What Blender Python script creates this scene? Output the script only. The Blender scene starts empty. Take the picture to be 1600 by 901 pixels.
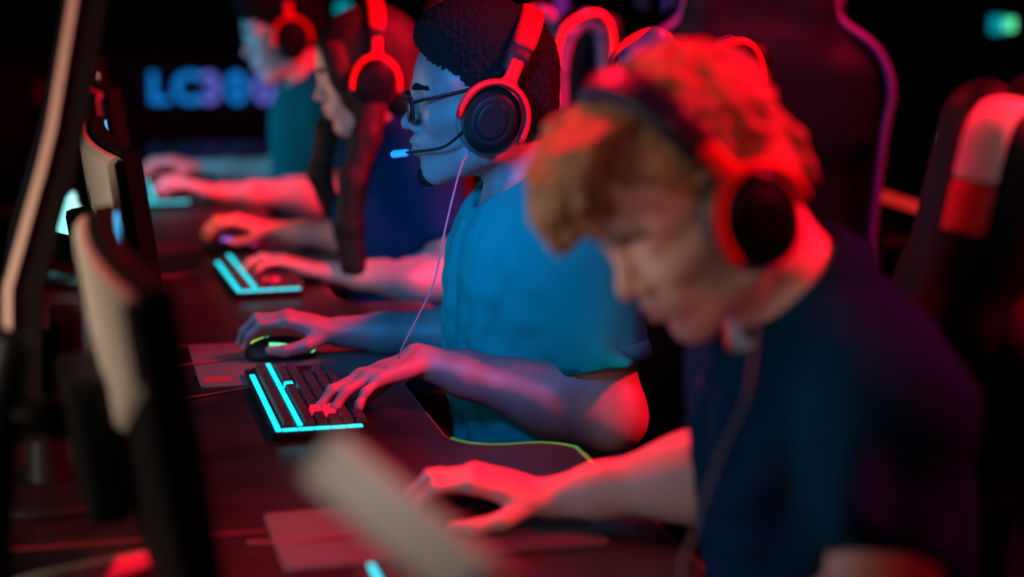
import bpy, bmesh, math, random
import numpy as np
from mathutils import Vector, Matrix, Euler

# ------------------------------------------------------------------ basics
scene = bpy.context.scene
COL = scene.collection
R = math.radians
V = lambda *a: np.array(a, dtype=np.float64)
def nz(v):
    v = np.asarray(v, dtype=np.float64); return v / np.linalg.norm(v)
def lerp(a, b, t): return np.asarray(a) * (1 - t) + np.asarray(b) * t

# camera: read off the desk seams and the row of heads (frame 1600 x 901)
FPX = 2950.0
PITCH = math.atan(560 / FPX)
YAW = math.atan(738 / math.hypot(FPX, 560))
CAM = V(0, 0, 1.45)
FW = V(math.sin(YAW) * math.cos(PITCH), math.cos(YAW) * math.cos(PITCH), -math.sin(PITCH))
RT = V(math.cos(YAW), -math.sin(YAW), 0)
UP = V(math.sin(YAW) * math.sin(PITCH), math.cos(YAW) * math.sin(PITCH), math.cos(PITCH))
def at(px, py, y=None, z=None, x=None):
    """measure: the point of the room seen at a pixel of the photograph, at a known depth or height"""
    r = FW + (px - 800) / FPX * RT + (450.5 - py) / FPX * UP
    if y is not None: t = (y - CAM[1]) / r[1]
    elif z is not None: t = (z - CAM[2]) / r[2]
    else: t = (x - CAM[0]) / r[0]
    return CAM + t * r
DESK = 0.74

# ------------------------------------------------------------------ materials
def node_mat(name, color, rough=.5, metal=0., spec=.5, emit=None, estr=0., bump=None, var=None, sheen=0., alpha=None, coat=0.):
    m = bpy.data.materials.new(name); m.use_nodes = True
    nt = m.node_tree; b = nt.nodes['Principled BSDF']
    b.inputs['Base Color'].default_value = (*color, 1)
    b.inputs['Roughness'].default_value = rough
    b.inputs['Metallic'].default_value = metal
    b.inputs['Specular IOR Level'].default_value = spec
    if sheen: b.inputs['Sheen Weight'].default_value = sheen
    if coat: b.inputs['Coat Weight'].default_value = coat
    if emit:
        b.inputs['Emission Color'].default_value = (*emit, 1)
        b.inputs['Emission Strength'].default_value = estr
    tc = None
    def coords():
        nonlocal tc
        if tc is None: tc = nt.nodes.new('ShaderNodeTexCoord')
        return tc.outputs['Object']
    if var:                       # (scale, amount): the thing's own uneven colour
        n = nt.nodes.new('ShaderNodeTexNoise'); n.inputs['Scale'].default_value = var[0]; n.inputs['Detail'].default_value = 4
        nt.links.new(coords(), n.inputs['Vector'])
        r = nt.nodes.new('ShaderNodeValToRGB')
        r.color_ramp.elements[0].color = (*[c * (1 - var[1]) for c in color], 1)
        r.color_ramp.elements[1].color = (*[min(1, c * (1 + var[1])) for c in color], 1)
        r.color_ramp.elements[0].position = .3; r.color_ramp.elements[1].position = .7
        nt.links.new(n.outputs['Fac'], r.inputs['Fac']); nt.links.new(r.outputs['Color'], b.inputs['Base Color'])
    if bump:                      # (scale, strength)
        n = nt.nodes.new('ShaderNodeTexNoise'); n.inputs['Scale'].default_value = bump[0]; n.inputs['Detail'].default_value = 3
        nt.links.new(coords(), n.inputs['Vector'])
        bp = nt.nodes.new('ShaderNodeBump'); bp.inputs['Strength'].default_value = bump[1]; bp.inputs['Distance'].default_value = .002
        nt.links.new(n.outputs['Fac'], bp.inputs['Height']); nt.links.new(bp.outputs['Normal'], b.inputs['Normal'])
    return m

# ------------------------------------------------------------------ signed distance modelling
class Nd:
    __slots__ = ('f', 'c', 'r', 'op', 'k', 'inf')
    def __init__(s, f, c, r, op='u', k=.01, inf=False):
        s.f, s.c, s.r, s.op, s.k, s.inf = f, np.asarray(c, float), r, op, k, inf
def cone(a, b, r1, r2, k=.01, op='u'):
    a = np.asarray(a, float); b = np.asarray(b, float); ab = b - a; L = max(ab @ ab, 1e-12)
    def f(P):
        q = P - a; t = np.clip((q @ ab) / L, 0, 1)
        q = q - t[:, None] * ab
        return np.sqrt((q * q).sum(1)) - (r1 + (r2 - r1) * t)
    return Nd(f, (a + b) / 2, math.sqrt(L) / 2 + max(r1, r2), op, k)
def ball(c, r, k=.01, op='u'): return cone(c, c, r, r, k, op)
def ell(c, rad, rot=None, k=.01, op='u'):
    c = np.asarray(c, float); rad = np.asarray(rad, float)
    M = np.eye(3) if rot is None else np.asarray(rot)
    def f(P):
        q = (P - c) @ M
        k0 = np.sqrt(((q / rad) ** 2).sum(1)); k1 = np.sqrt(((q / rad ** 2) ** 2).sum(1))
        return np.where(k1 < 1e-9, -rad.min(), k0 * (k0 - 1) / np.maximum(k1, 1e-9))
    return Nd(f, c, rad.max(), op, k)
def rbox(c, half, rad, rot=None, k=.01, op='u'):
    c = np.asarray(c, float); half = np.asarray(half, float) - rad
    M = np.eye(3) if rot is None else np.asarray(rot)
    def f(P):
        q = np.abs((P - c) @ M) - half
        return np.sqrt((np.maximum(q, 0) ** 2).sum(1)) + np.minimum(q.max(1), 0) - rad
    return Nd(f, c, float(np.linalg.norm(half)) + rad, op, k)
def ring(c, axis, R0, r, k=.005, op='u', squash=1.0):
    c = np.asarray(c, float); ax = nz(axis)
    def f(P):
        q = P - c; h = q @ ax; e = np.sqrt(np.maximum((q * q).sum(1) - h * h, 0)) - R0
        return np.sqrt(e * e + (h * squash) ** 2) - r
    return Nd(f, c, R0 + r, op, k)
def disc(c, a, b, hh, rad, M, k=.004, op='u'):
    """elliptic pad: half sizes a (local x) and b (local z), thickness 2 hh along local y"""
    c = np.asarray(c, float); m = min(a, b)
    def f(P):
        q = (P - c) @ M
        e = (np.sqrt((q[:, 0] / a) ** 2 + (q[:, 2] / b) ** 2) - 1) * m + rad; h = np.abs(q[:, 1]) - hh + rad
        return np.sqrt(np.maximum(e, 0) ** 2 + np.maximum(h, 0) ** 2) + np.minimum(np.maximum(e, h), 0) - rad
    return Nd(f, c, max(a, b, hh) * 1.3, op, k)
def half(p, n, k=.01, op='s'):
    """the half space on the side n points to"""
    p = np.asarray(p, float); n = nz(n)
    return Nd(lambda P: -((P - p) @ n), p, 1e3, op, k, True)
def fold(nodes, P):
    d = np.full(len(P), 1e3)
    for n in nodes:
        e = n.f(P); k = n.k
        if n.op == 'u':
            h = np.maximum(k - np.abs(d - e), 0) / k if k > 0 else 0
            d = np.minimum(d, e) - h * h * k * .25
        elif n.op == 's':
            e = -e; h = np.maximum(k - np.abs(d - e), 0) / k
            d = np.maximum(d, e) + h * h * k * .25
        else:
            h = np.maximum(k - np.abs(d - e), 0) / k
            d = np.maximum(d, e) + h * h * k * .25
    return d
class Waves:
    """sum of random plane waves: a cheap smooth noise"""
    def __init__(s, seed, freq, n=8, stretch=(1, 1, 1)):
        g = np.random.default_rng(seed); w = g.normal(size=(n, 3)); w /= np.linalg.norm(w, axis=1)[:, None]
        s.w = w * freq * g.uniform(.6, 1.5, (n, 1)) * np.asarray(stretch); s.p = g.uniform(0, 6.28, n)
    def __call__(s, P): return np.sin(P @ s.w.T + s.p).mean(1) * 1.6
def bounds(nodes, pad):
    us = [n for n in nodes if n.op == 'u' and not n.inf]
    lo = np.min([n.c - n.r for n in us], 0) - pad; hi = np.max([n.c + n.r for n in us], 0) + pad
    return lo, hi
def sdf_mesh(name, nodes, h, disp=None, damp=0., lo=None, hi=None, relax=2):
    l0, h0 = bounds(nodes, 3 * h + damp)
    lo = l0 if lo is None else np.maximum(lo, l0); hi = h0 if hi is None else np.minimum(hi, h0)
    B = 12
    nb = np.ceil((hi - lo) / (h * B)).astype(int) + 1
    n = nb * B
    D = np.empty(n, np.float32)
    hd = h * B * math.sqrt(3) / 2
    gi = np.stack(np.meshgrid(*[np.arange(B)] * 3, indexing='ij'), -1).reshape(-1, 3) * h
    bi = np.stack(np.meshgrid(*[np.arange(x) for x in nb], indexing='ij'), -1).reshape(-1, 3)
    cen = lo + (bi + .5) * B * h - h / 2
    dc = fold(nodes, cen)
    act = np.abs(dc) < hd * 1.35 + .012 + damp
    Db = D.reshape(nb[0], B, nb[1], B, nb[2], B)
    for x, d in zip(bi[~act], dc[~act]): Db[x[0], :, x[1], :, x[2], :] = 1. if d > 0 else -1.
    NV = np.stack([n_.f(cen[act]) for n_ in nodes], 1)
    for x, row in zip(bi[act], NV):
        sub = [n_ for n_, v in zip(nodes, row) if n_.inf or n_.op == 'i' or v < hd * 1.5 + n_.k + .012 + damp]
        P = lo + x * B * h + gi
        if not any(q.op == 'u' for q in sub): d = np.ones(len(P))
        else:
            d = fold(sub, P)
            if disp is not None:
                near = np.abs(d) < damp + 3 * h
                if near.any():
                    d = d.copy(); d[near] += disp(P[near])
        Db[x[0], :, x[1], :, x[2], :] = d.reshape(B, B, B)
    # surface nets
    S = D < 0
    c8 = np.zeros(n - 1, np.uint8)
    for i in (0, 1):
        for j in (0, 1):
            for k in (0, 1):
                c8 += S[i:n[0] - 1 + i, j:n[1] - 1 + j, k:n[2] - 1 + k]
    cells = np.argwhere((c8 > 0) & (c8 < 8))
    fl = (cells[:, 0] * n[1] + cells[:, 1]) * n[2] + cells[:, 2]
    acc = np.zeros((len(cells), 3)); cnt = np.zeros(len(cells))
    cor = [(i, j, k) for i in (0, 1) for j in (0, 1) for k in (0, 1)]
    val = {c: D[cells[:, 0] + c[0], cells[:, 1] + c[1], cells[:, 2] + c[2]].astype(np.float64) for c in cor}
    for a in cor:
        for ax in range(3):
            if a[ax]: continue
            b = list(a); b[ax] = 1; b = tuple(b)
            va, vb = val[a], val[b]; m = (va < 0) != (vb < 0)
            t = va[m] / (va[m] - vb[m])
            p = np.tile(np.array(a, float), (m.sum(), 1)); p[:, ax] += t
            acc[m] += p; cnt[m] += 1
    pts = cells + acc / cnt[:, None]
    order = np.argsort(fl); fs = fl[order]
    quads = []
    st = (n[1] * n[2], n[2], 1)
    for ax in range(3):
        u, w = [(1, 2), (2, 0), (0, 1)][ax]
        sl0 = [slice(0, None)] * 3; sl1 = [slice(0, None)] * 3
        sl0[ax] = slice(0, -1); sl1[ax] = slice(1, None)
        e = np.argwhere(S[tuple(sl0)] != S[tuple(sl1)])
        e = e[(e[:, u] > 0) & (e[:, w] > 0) & (e[:, u] < n[u] - 1) & (e[:, w] < n[w] - 1)]
        if not len(e): continue
        f0 = (e[:, 0] * n[1] + e[:, 1]) * n[2] + e[:, 2]
        ids = []
        for du, dw in ((0, 0), (-1, 0), (-1, -1), (0, -1)):
            q = f0 + du * st[u] + dw * st[w]
            ids.append(order[np.minimum(np.searchsorted(fs, q), len(fs) - 1)])
        q = np.stack(ids, 1)
        inside = S[e[:, 0], e[:, 1], e[:, 2]]
        q[~inside] = q[~inside][:, ::-1]
        quads.append(q)
    quads = np.concatenate(quads)
    W = lo + pts * h
    # a little tangential relaxing takes the grid out of the shading
    for _ in range(relax):
        s = np.zeros_like(W); c = np.zeros(len(W))
        for a, b in ((0, 1), (1, 2), (2, 3), (3, 0)):
            np.add.at(s, quads[:, a], W[quads[:, b]]); np.add.at(c, quads[:, a], 1)
            np.add.at(s, quads[:, b], W[quads[:, a]]); np.add.at(c, quads[:, b], 1)
        W = W * .5 + .5 * s / np.maximum(c, 1)[:, None]
    me = bpy.data.meshes.new(name)
    me.vertices.add(len(W)); me.vertices.foreach_set('co', W.astype(np.float32).ravel())
    me.loops.add(len(quads) * 4); me.loops.foreach_set('vertex_index', quads.astype(np.int32).ravel())
    me.polygons.add(len(quads)); me.polygons.foreach_set('loop_start', np.arange(0, len(quads) * 4, 4, dtype=np.int32))
    me.update(calc_edges=True); me.validate()
    me.polygons.foreach_set('use_smooth', np.ones(len(me.polygons), bool))
    return me

# ------------------------------------------------------------------ scene objects
def tag(o, label=None, cat=None, group=None, kind=None):
    if label: o['label'] = label
    if cat: o['category'] = cat
    if group: o['group'] = group
    if kind: o['kind'] = kind
    return o
def link(name, me, mat, parent=None):
    """one mesh object; a mesh given in world space is moved to its parent's frame"""
    o = bpy.data.objects.new(name, me); COL.objects.link(o)
    if mat is not None and not me.materials: me.materials.append(mat)
    if parent is not None:
        o.parent = parent
    return o
def recenter(o, p):
    """put a top-level mesh's origin at its base p"""
    p = Vector([float(v) for v in p]); o.data.transform(Matrix.Translation(-p)); o.location = p; return o
def thing(name, loc, label, cat, group=None, rotz=0.):
    o = bpy.data.objects.new(name, None); COL.objects.link(o)
    o.empty_display_size = .05; o.location = [float(v) for v in loc]; o.rotation_euler = (0, 0, rotz)
    return tag(o, label, cat, group)
def wpart(name, me, mat, parent, label=None):
    """a part whose mesh was laid out in world space under an unrotated thing (or part of one)"""
    root = parent; off = Vector((0, 0, 0))
    while root is not None: off += root.location; root = root.parent
    me.transform(Matrix.Translation(-off))
    o = link(name, me, mat, parent)
    if label: o['label'] = label
    return o
def children(o): return [c for c in bpy.data.objects if c.parent == o]
def copy_tree(o, parent=None):
    c = o.copy(); COL.objects.link(c)
    if parent is not None: c.parent = parent
    for ch in o.children: copy_tree(ch, c)
    return c
class MB:
    def __init__(s): s.bm = bmesh.new()
    def box(s, lo, hi, bev=0., M=None, seg=2):
        lo = Vector(lo); hi = Vector(hi)
        r = bmesh.ops.create_cube(s.bm, size=1.); vs = r['verts']
        for v in vs: v.co = Vector([(lo[i] + hi[i]) / 2 + v.co[i] * (hi[i] - lo[i]) for i in range(3)])
        if bev:
            es = list({e for v in vs for e in v.link_edges})
            q = bmesh.ops.bevel(s.bm, geom=es, offset=bev, segments=seg, affect='EDGES', profile=.6)
            vs = list({v for f in q['faces'] for v in f.verts} | {v for v in vs if v.is_valid})
        if M is not None: bmesh.ops.transform(s.bm, matrix=M, verts=vs)
        return s
    def prism(s, pts, z0, z1, bev=0., M=None):
        """closed outline in xy, from z0 up to z1"""
        a = [s.bm.verts.new((p[0], p[1], z0)) for p in pts]; b = [s.bm.verts.new((p[0], p[1], z1)) for p in pts]
        n = len(pts); fs = [s.bm.faces.new(a[::-1]), s.bm.faces.new(b)]
        for i in range(n): fs.append(s.bm.faces.new((a[i], a[(i + 1) % n], b[(i + 1) % n], b[i])))
        vs = a + b
        bmesh.ops.recalc_face_normals(s.bm, faces=fs)
        if bev:
            es = list({e for f in fs[:2] for e in f.edges})
            q = bmesh.ops.bevel(s.bm, geom=es, offset=bev, segments=2, affect='EDGES', profile=.6)
            vs = list({v for f in q['faces'] for v in f.verts} | {v for v in vs if v.is_valid})
        if M is not None: bmesh.ops.transform(s.bm, matrix=M, verts=vs)
        return s
    def tube(s, pts, r, seg=10, smooth=6, caps=True):
        P = [np.asarray(p, float) for p in pts]
        rr = r if hasattr(r, '__len__') else [r] * len(P)
        if smooth and len(P) > 2:
            Q = []; RR = []
            for i in range(len(P) - 1):
                p0 = P[max(i - 1, 0)]; p1 = P[i]; p2 = P[i + 1]; p3 = P[min(i + 2, len(P) - 1)]
                for j in range(smooth):
                    t = j / smooth
                    Q.append(.5 * (2 * p1 + (p2 - p0) * t + (2 * p0 - 5 * p1 + 4 * p2 - p3) * t * t + (3 * p1 - p0 - 3 * p2 + p3) * t ** 3))
                    RR.append(rr[i] * (1 - t) + rr[i + 1] * t)
            Q.append(P[-1]); RR.append(rr[-1]); P, rr = Q, RR
        n = len(P); T = [nz(P[min(i + 1, n - 1)] - P[max(i - 1, 0)]) for i in range(n)]
        a = np.cross(T[0], V(0, 0, 1)); a = nz(a) if np.linalg.norm(a) > .1 else nz(np.cross(T[0], V(1, 0, 0)))
        rings = []
        for i in range(n):
            a = nz(a - (a @ T[i]) * T[i]); b = np.cross(T[i], a)
            rings.append([s.bm.verts.new(P[i] + rr[i] * (math.cos(6.2832 * k / seg) * a + math.sin(6.2832 * k / seg) * b)) for k in range(seg)])
        for i in range(n - 1):
            for k in range(seg):
                f = s.bm.faces.new((rings[i][k], rings[i][(k + 1) % seg], rings[i + 1][(k + 1) % seg], rings[i + 1][k])); f.smooth = True
        if caps: s.bm.faces.new(rings[0][::-1]); s.bm.faces.new(rings[-1])
        return s
    def grid(s, G, close=False):
        """a sheet from rows of points"""
        vs = [[s.bm.verts.new(p) for p in row] for row in G]
        for i in range(len(vs) - 1):
            m = len(vs[i])
            for j in range(m if close else m - 1):
                f = s.bm.faces.new((vs[i][j], vs[i][(j + 1) % m], vs[i + 1][(j + 1) % m], vs[i + 1][j])); f.smooth = True
        return s
    def lathe(s, prof, seg=24, M=None):
        G = [[(r * math.cos(6.2832 * k / seg), r * math.sin(6.2832 * k / seg), z) for k in range(seg)] for r, z in prof]
        n0 = len(s.bm.verts); s.grid(G, True); s.bm.verts.ensure_lookup_table()
        if prof[0][0] > 1e-6: s.bm.faces.new([s.bm.verts[n0 + k] for k in range(seg)][::-1])
        if prof[-1][0] > 1e-6: s.bm.faces.new([s.bm.verts[n0 + (len(prof) - 1) * seg + k] for k in range(seg)])
        if M is not None: bmesh.ops.transform(s.bm, matrix=M, verts=s.bm.verts[n0:])
        return s
    def mesh(s, name, smooth=None):
        bmesh.ops.recalc_face_normals(s.bm, faces=s.bm.faces)
        me = bpy.data.meshes.new(name); s.bm.to_mesh(me); s.bm.free()
        if smooth is not None:
            for p in me.polygons: p.use_smooth = smooth
        return me
def Rot(yaw=0, pitch=0, roll=0):
    """columns are forward, left, up of a body whose rest pose looks along -x; pitch > 0 looks down"""
    M = Matrix.Rotation(math.pi + R(yaw), 3, 'Z') @ Matrix.Rotation(R(pitch), 3, 'Y') @ Matrix.Rotation(R(roll), 3, 'X')
    return np.array(M)
# ------------------------------------------------------------------ people
def head_nodes(hc, M, s=1., female=False, ear=True):
    """head about the point between the ear canals; local x ahead, y left, z up"""
    hc = np.asarray(hc, float)
    W = lambda x, y, z: hc + M @ (V(x, y, z) * s)
    N = []
    E = lambda c, r, k=.02, op='u', rot=None: N.append(ell(W(*c), V(*r) * s, M if rot is None else M @ rot, k * s, op))
    C = lambda a, b, r1, r2, k=.012, op='u': N.append(cone(W(*a), W(*b), r1 * s, r2 * s, k * s, op))
    jw = .9 if female else 1.
    E((-.006, 0, .048), (.098, .075, .084), .01)
    E((.036, 0, .045), (.057, .061, .06), .03)
    E((.04, 0, -.02), (.05, .056, .072), .03)
    E((.03, 0, -.058), (.05, .043 * jw, .032), .025)
    for q in (-1, 1):
        C((0, q * .057 * jw, -.01), (.004, q * .053 * jw, -.058), .013, .013, .02)
        C((.004, q * .053 * jw, -.058), (.072, q * .014, -.09), .013, .014, .022)
        C((.07, q * .036, -.012), (.02, q * .062, .0), .016, .011, .02)
    E((.082, 0, -.088), (.014, .018, .014), .02)
    for q in (-1, 1):                                   # brows and sockets
        C((.09, q * .006, .034), (.066, q * .046, .034), .0085, .008, .016)
        N.append(ball(W(.1, q * .031, .0175), .0135 * s, .014 * s, 's'))
        N.append(ell(W(.0765, q * .031, .0175), V(.0148, .0165, .0138) * s, M, .005 * s))
        C((.0885, q * .016, .0155), (.08, q * .046, .0165), .0028, .0024, .004)
        N.append(ell(W(.0915, q * .031, .0128), V(.0055, .0125, .0024) * s, M, .002 * s, 's'))
    C((.089, 0, .026), (.108, 0, -.008), .0075, .009, .014)   # nose
    N.append(ball(W(.1115, 0, -.0145), .0108 * s, .008 * s))
    for q in (-1, 1):
        N.append(ball(W(.1, q * .0125, -.0195), .0085 * s, .006 * s))
        N.append(ell(W(.1065, q * .0065, -.0275), V(.0055, .0035, .004) * s, M, .003 * s, 's'))
    E((.08, 0, -.046), (.022, .03, .026), .016)         # mouth
    C((.1035, 0, -.0405), (.088, .024, -.0465), .006, .0025, .006)
    C((.1035, 0, -.0405), (.088, -.024, -.0465), .006, .0025, .006)
    C((.1005, 0, -.055), (.087, .021, -.0495), .0075, .003, .005)
    C((.1005, 0, -.055), (.087, -.021, -.0495), .0075, .003, .005)
    for q in (-1, 1): C((.112, 0, -.0478), (.093, q * .025, -.0488), .0022, .0012, .003, 's')
    if ear:
        for q in (-1, 1):
            E((-.006, q * .073, .006), (.017, .008, .03), .006)
            N.append(ell(W(-.002, q * .081, .008), V(.009, .005, .016) * s, M, .004 * s, 's'))
    return N, W

def hand_nodes(wrist, kn, n, t, pose, s=1., k=.005):
    """wrist and middle knuckle in the room, n out of the palm, t towards the thumb.
    pose: per finger (base, middle, end bend in degrees, spread); thumb: three points given along (ahead, thumb, palm)"""
    wrist = np.asarray(wrist, float); kn = np.asarray(kn, float)
    d = nz(kn - wrist); t = nz(np.asarray(t) - (np.asarray(t) @ d) * d); n2 = np.cross(d, t); n = n2 if n2 @ np.asarray(n) > 0 else -n2
    L = np.linalg.norm(kn - wrist)
    N = []; tips = []
    mc = [(.027, -.002, .002), (.009, .003, -.002), (-.010, -.002, 0.), (-.027, -.011, .005)]
    ln = [(.044, .027, .021), (.049, .031, .022), (.045, .029, .022), (.035, .021, .019)]
    rd = [.0092, .0094, .0088, .0077]
    J = []
    for (a, b, c), l3, r, f in zip(mc, ln, rd, pose['f']):
        j = kn + (t * a + d * b + n * c) * s; J.append(j)
        w0 = wrist + (t * a * .55 + d * .004 + n * .001) * s
        N.append(cone(w0, j, .0125 * s, .0112 * s, .012 * s))
        N.append(ball(j - n * .001, (r + .0016) * s, .006 * s))
    N.append(ell(lerp(wrist, kn, .52) + n * .003 * s, (.042 * s, .032 * s, .0125 * s), np.stack([d, t, n], 1), .012 * s))
    N.append(ell(lerp(wrist, kn, .4) - t * .024 * s + n * .006 * s, (.034 * s, .012 * s, .012 * s), np.stack([d, t, n], 1), .012 * s))
    for j, l3, r, f in zip(J, ln, rd, pose['f']):
        a = 0.; p = j; sp = R(f[3]); base = d * math.cos(sp) + t * math.sin(sp)
        rs = [r, r * .93, r * .84, r * .7]
        for i in range(3):
            a += R(f[i]); dr = base * math.cos(a) + n * math.sin(a)
            q = p + dr * l3[i] * s
            N.append(cone(p, q, rs[i] * s, rs[i + 1] * s, (k if i else .007) * s))
            N.append(ball(p, (rs[i] + .0006) * s, .003 * s))
            p = q
        tips.append((p, dr, -base * math.sin(a) + n * math.cos(a), rs[3] * s))
    th = pose['t']; p0 = wrist + (d * .02 + t * .019 + n * .006) * s; p = p0
    rs = [.0135, .0118, .0102, .0082]
    for i in range(3):
        v = nz(d * th[i][0] + t * th[i][1] + n * th[i][2]); q = p + v * (.046, .034, .028)[i] * s
        N.append(cone(p, q, rs[i] * s, rs[i + 1] * s, (.012 if i == 0 else .005) * s)); p = q
    N.append(cone(p0 + (d * .012 - t * .006) * s, wrist + (d * .05 + t * .014 + n * .002) * s, .012 * s, .011 * s, .014 * s))
    tips.append((p, v, n, rs[3] * s))
    return N, tips

def arm_nodes(sh, el, wr, s=1., r=1., wf=None):
    m = lerp(el, wr, .3)
    N = [cone(sh, lerp(sh, el, .55), .05 * r, .046 * r, .02), cone(lerp(sh, el, .55), el, .046 * r, .041 * r, .04),
         cone(el, m, .041 * r, .045 * r, .05), cone(m, lerp(el, wr, .75), .045 * r, .033 * r, .05), cone(lerp(el, wr, .75), wr, .031 * r, .0255 * r, .02)]
    return N
MOUSE_POSE = {'f': [(22, 38, 22, 5), (20, 42, 24, 1), (24, 46, 28, -4), (32, 42, 26, -10)],
              't': [(.62, .62, .45), (.86, .22, .45), (.93, -.12, .3)]}
KEYS_POSE = {'f': [(12, 24, 18, 7), (8, 28, 20, 2), (10, 28, 20, -4), (16, 24, 18, -13)],
             't': [(.62, .65, .5), (.85, .3, .42), (.95, .05, .3)]}

def frame(up, fwd):
    u = nz(up); f = nz(np.asarray(fwd) - (np.asarray(fwd) @ u) * u); l = np.cross(u, f)
    return np.stack([f, l, u], 1)
def torso_nodes(p, g=0.):
    """trunk between hip and neck base, g thicker for a garment"""
    H, Nk, S, sc = p['hip'], p['neck'], p['sh'], p.get('build', 1.)
    F = frame(Nk - H, p['fwd'])
    b = p.get('bend', 0.)
    spine = lambda t: lerp(H, Nk, t) - F[:, 0] * b * math.sin(math.pi * t)
    N = [ell(spine(.1), (.125 * sc + g, .172 * sc + g, .13 + g), F, .03),
         ell(spine(.36), (.112 * sc + g, .148 * sc + g, .17 + g), F, .08),
         ell(spine(.66) + F[:, 0] * .006, (.112 * sc + g, .162 * sc + g, .17 + g), F, .08),
         ell(spine(.84), (.088 * sc + g, .15 * sc + g, .09 + g), F, .07)]
    for i in (0, 1):
        N.append(cone(S[i], lerp(S[i], spine(.86), .7), .05 * sc + g, .075 * sc + g, .06))
        N.append(cone(lerp(S[i], Nk, .25) + V(0, 0, .012), Nk + V(0, 0, .022) - F[:, 0] * .02, .034 + g, .034 + g * .35, .045))
    if p.get('bust'):
        for q in (-1, 1): N.append(ell(spine(.62) + F @ V(.082, q * .065, 0), V(.05, .058, .06) + g, F, .05))
    return N, F, spine
def person(p):
    """one person: the body is one surface; hair, clothing, eyes and brows are its children"""
    M = Rot(*p['rot']); hc, s = p['head'], p.get('hs', 1.)
    HN, W = head_nodes(hc, M, s, p.get('female', False))
    TN, F, spine = torso_nodes(p)
    nr = p.get('neckr', .056)
    BN = HN + [cone(W(-.03, 0, -.035), p['neck'] + V(.0, 0, .02), nr, nr * 1.06, .03)]
    tn = [n for n in TN]
    BN += tn
    tips = []
    for i in (0, 1):
        BN += arm_nodes(p['sh'][i], p['el'][i], p['wr'][i], r=p.get('ar', 1.))
        hn, tp = hand_nodes(p['wr'][i], p['kn'][i], p['pn'][i], p['th'][i], p['pose'][i], p.get('hands', 1.))
        BN += hn; tips += tp
    root = thing('person', (p['hip'][0], p['hip'][1], 0), p['label'], 'person')
    me = sdf_mesh('body', BN, p.get('res', .004), lo=V(-9, -9, p['hip'][2] - .1))
    body = wpart('body', me, p['skin'], root)
    # clothing ---------------------------------------------------------
    g = p.get('loose', .014)
    SN, F, spine = torso_nodes(p, g)
    base = list(SN)
    def onto(t, phi):                                    # from outside in towards the spine, to the cloth
        c = spine(t); d = F @ V(math.cos(R(phi)), math.sin(R(phi)), 0); q = c + d * .34
        for _ in range(50):
            v = float(fold(base, q[None])[0])
            if v < .001: break
            q = q - d * v * .8
        return q, d
    for t0, a0, t1, a1, r in p.get('folds', []):
        for i in range(5):
            u0, u1 = i / 5, (i + 1) / 5; wob = lambda u: 4 * math.sin(u * 5 + t0 * 40)
            q0, d0 = onto(t0 + (t1 - t0) * u0, a0 + (a1 - a0) * u0 + wob(u0)); q1, d1 = onto(t0 + (t1 - t0) * u1, a0 + (a1 - a0) * u1 + wob(u1))
            f0, f1 = math.sin(math.pi * (.12 + .76 * u0)), math.sin(math.pi * (.12 + .76 * u1))
            SN.append(cone(q0 - d0 * r * (1.05 - .55 * f0), q1 - d1 * r * (1.05 - .55 * f1), r, r, .022))
    cut = []; SL = []
    for i in (0, 1):                                     # sleeves first: cut across at the hem and hollow behind it
        sh, el = p['sh'][i], p['el'][i]; e = lerp(sh, el, p.get('slv', .66)); d = nz(el - sh)
        wd = p.get('slw', .066)
        one = [cone(sh, e + d * .08, .062 * p.get('ar', 1.) + g * .3, wd, .045)]
        one += [cone(a, b, r1, r2, k) for a, b, r1, r2, k in p.get('sfolds', [[], []])[i]]
        cut.append((e, d, wd))
        c = e + d * .16
        one += [rbox(c, (.15, .15, .16), .002, frame(d, V(-1, .1, .05)), .004, 's'), cone(e - d * .035, e + d * .05, wd - .007, wd - .005, .004, 's')]
        SL.append(one)
    def group(one, k):                                   # a finished sub-shape joined as one
        f = lambda P: fold(one, P); us = [n for n in one if n.op == 'u']
        c = np.mean([n.c for n in us], 0); return Nd(f, c, max(np.linalg.norm(n.c - c) + n.r for n in us), 'u', k)
    SN += [group(SL[0], .04), group(SL[1], .04)]
    SN.append(half(p['hip'] + V(0, 0, p.get('hem', -.06)), V(0, 0, -1), .006))
    SN.append(cone(p['neck'] - V(0, 0, .02) + F[:, 0] * .012, W(-.01, 0, -.06), nr + .006, nr + .012, .01, 's'))
    wv = Waves(p['seed'], 55, 10, (1, 1, .45)); w2 = Waves(p['seed'] + 1, 120, 8)
    am = p.get('crease', .0035)
    me = sdf_mesh('polo_shirt', SN, p.get('res', .004) * 1.25, disp=lambda P: -am * (1 - np.abs(wv(P))) - .0008 * w2(P), damp=.005)
    shirt = wpart('polo_shirt', me, p['cloth'], root)
    collar(p, W, F, nr, shirt)
    # sleeve hems
    for e, d, wd in cut:
        m = MB(); a = frame(d, V(-1, .1, .05))
        G = []
        for h, r in ((-.002, wd + .0005), (-.002, wd + .003), (-.014, wd + .0045), (-.026, wd + .003), (-.028, wd + .001)):
            G.append([e + d * h + r * (math.cos(6.2832 * k / 36) * a[:, 0] + math.sin(6.2832 * k / 36) * a[:, 1]) for k in range(36)])
        m.grid(G, True); wpart('sleeve_hem', m.mesh('sleeve_hem'), p['cloth'], shirt)
    # trousers and shoes (below the desk)
    kx, ky = p.get('knee', (.37, .1))
    LN = [ell(p['hip'] - V(0, 0, .02), (.15, .19, .12), F, .04)]
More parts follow.
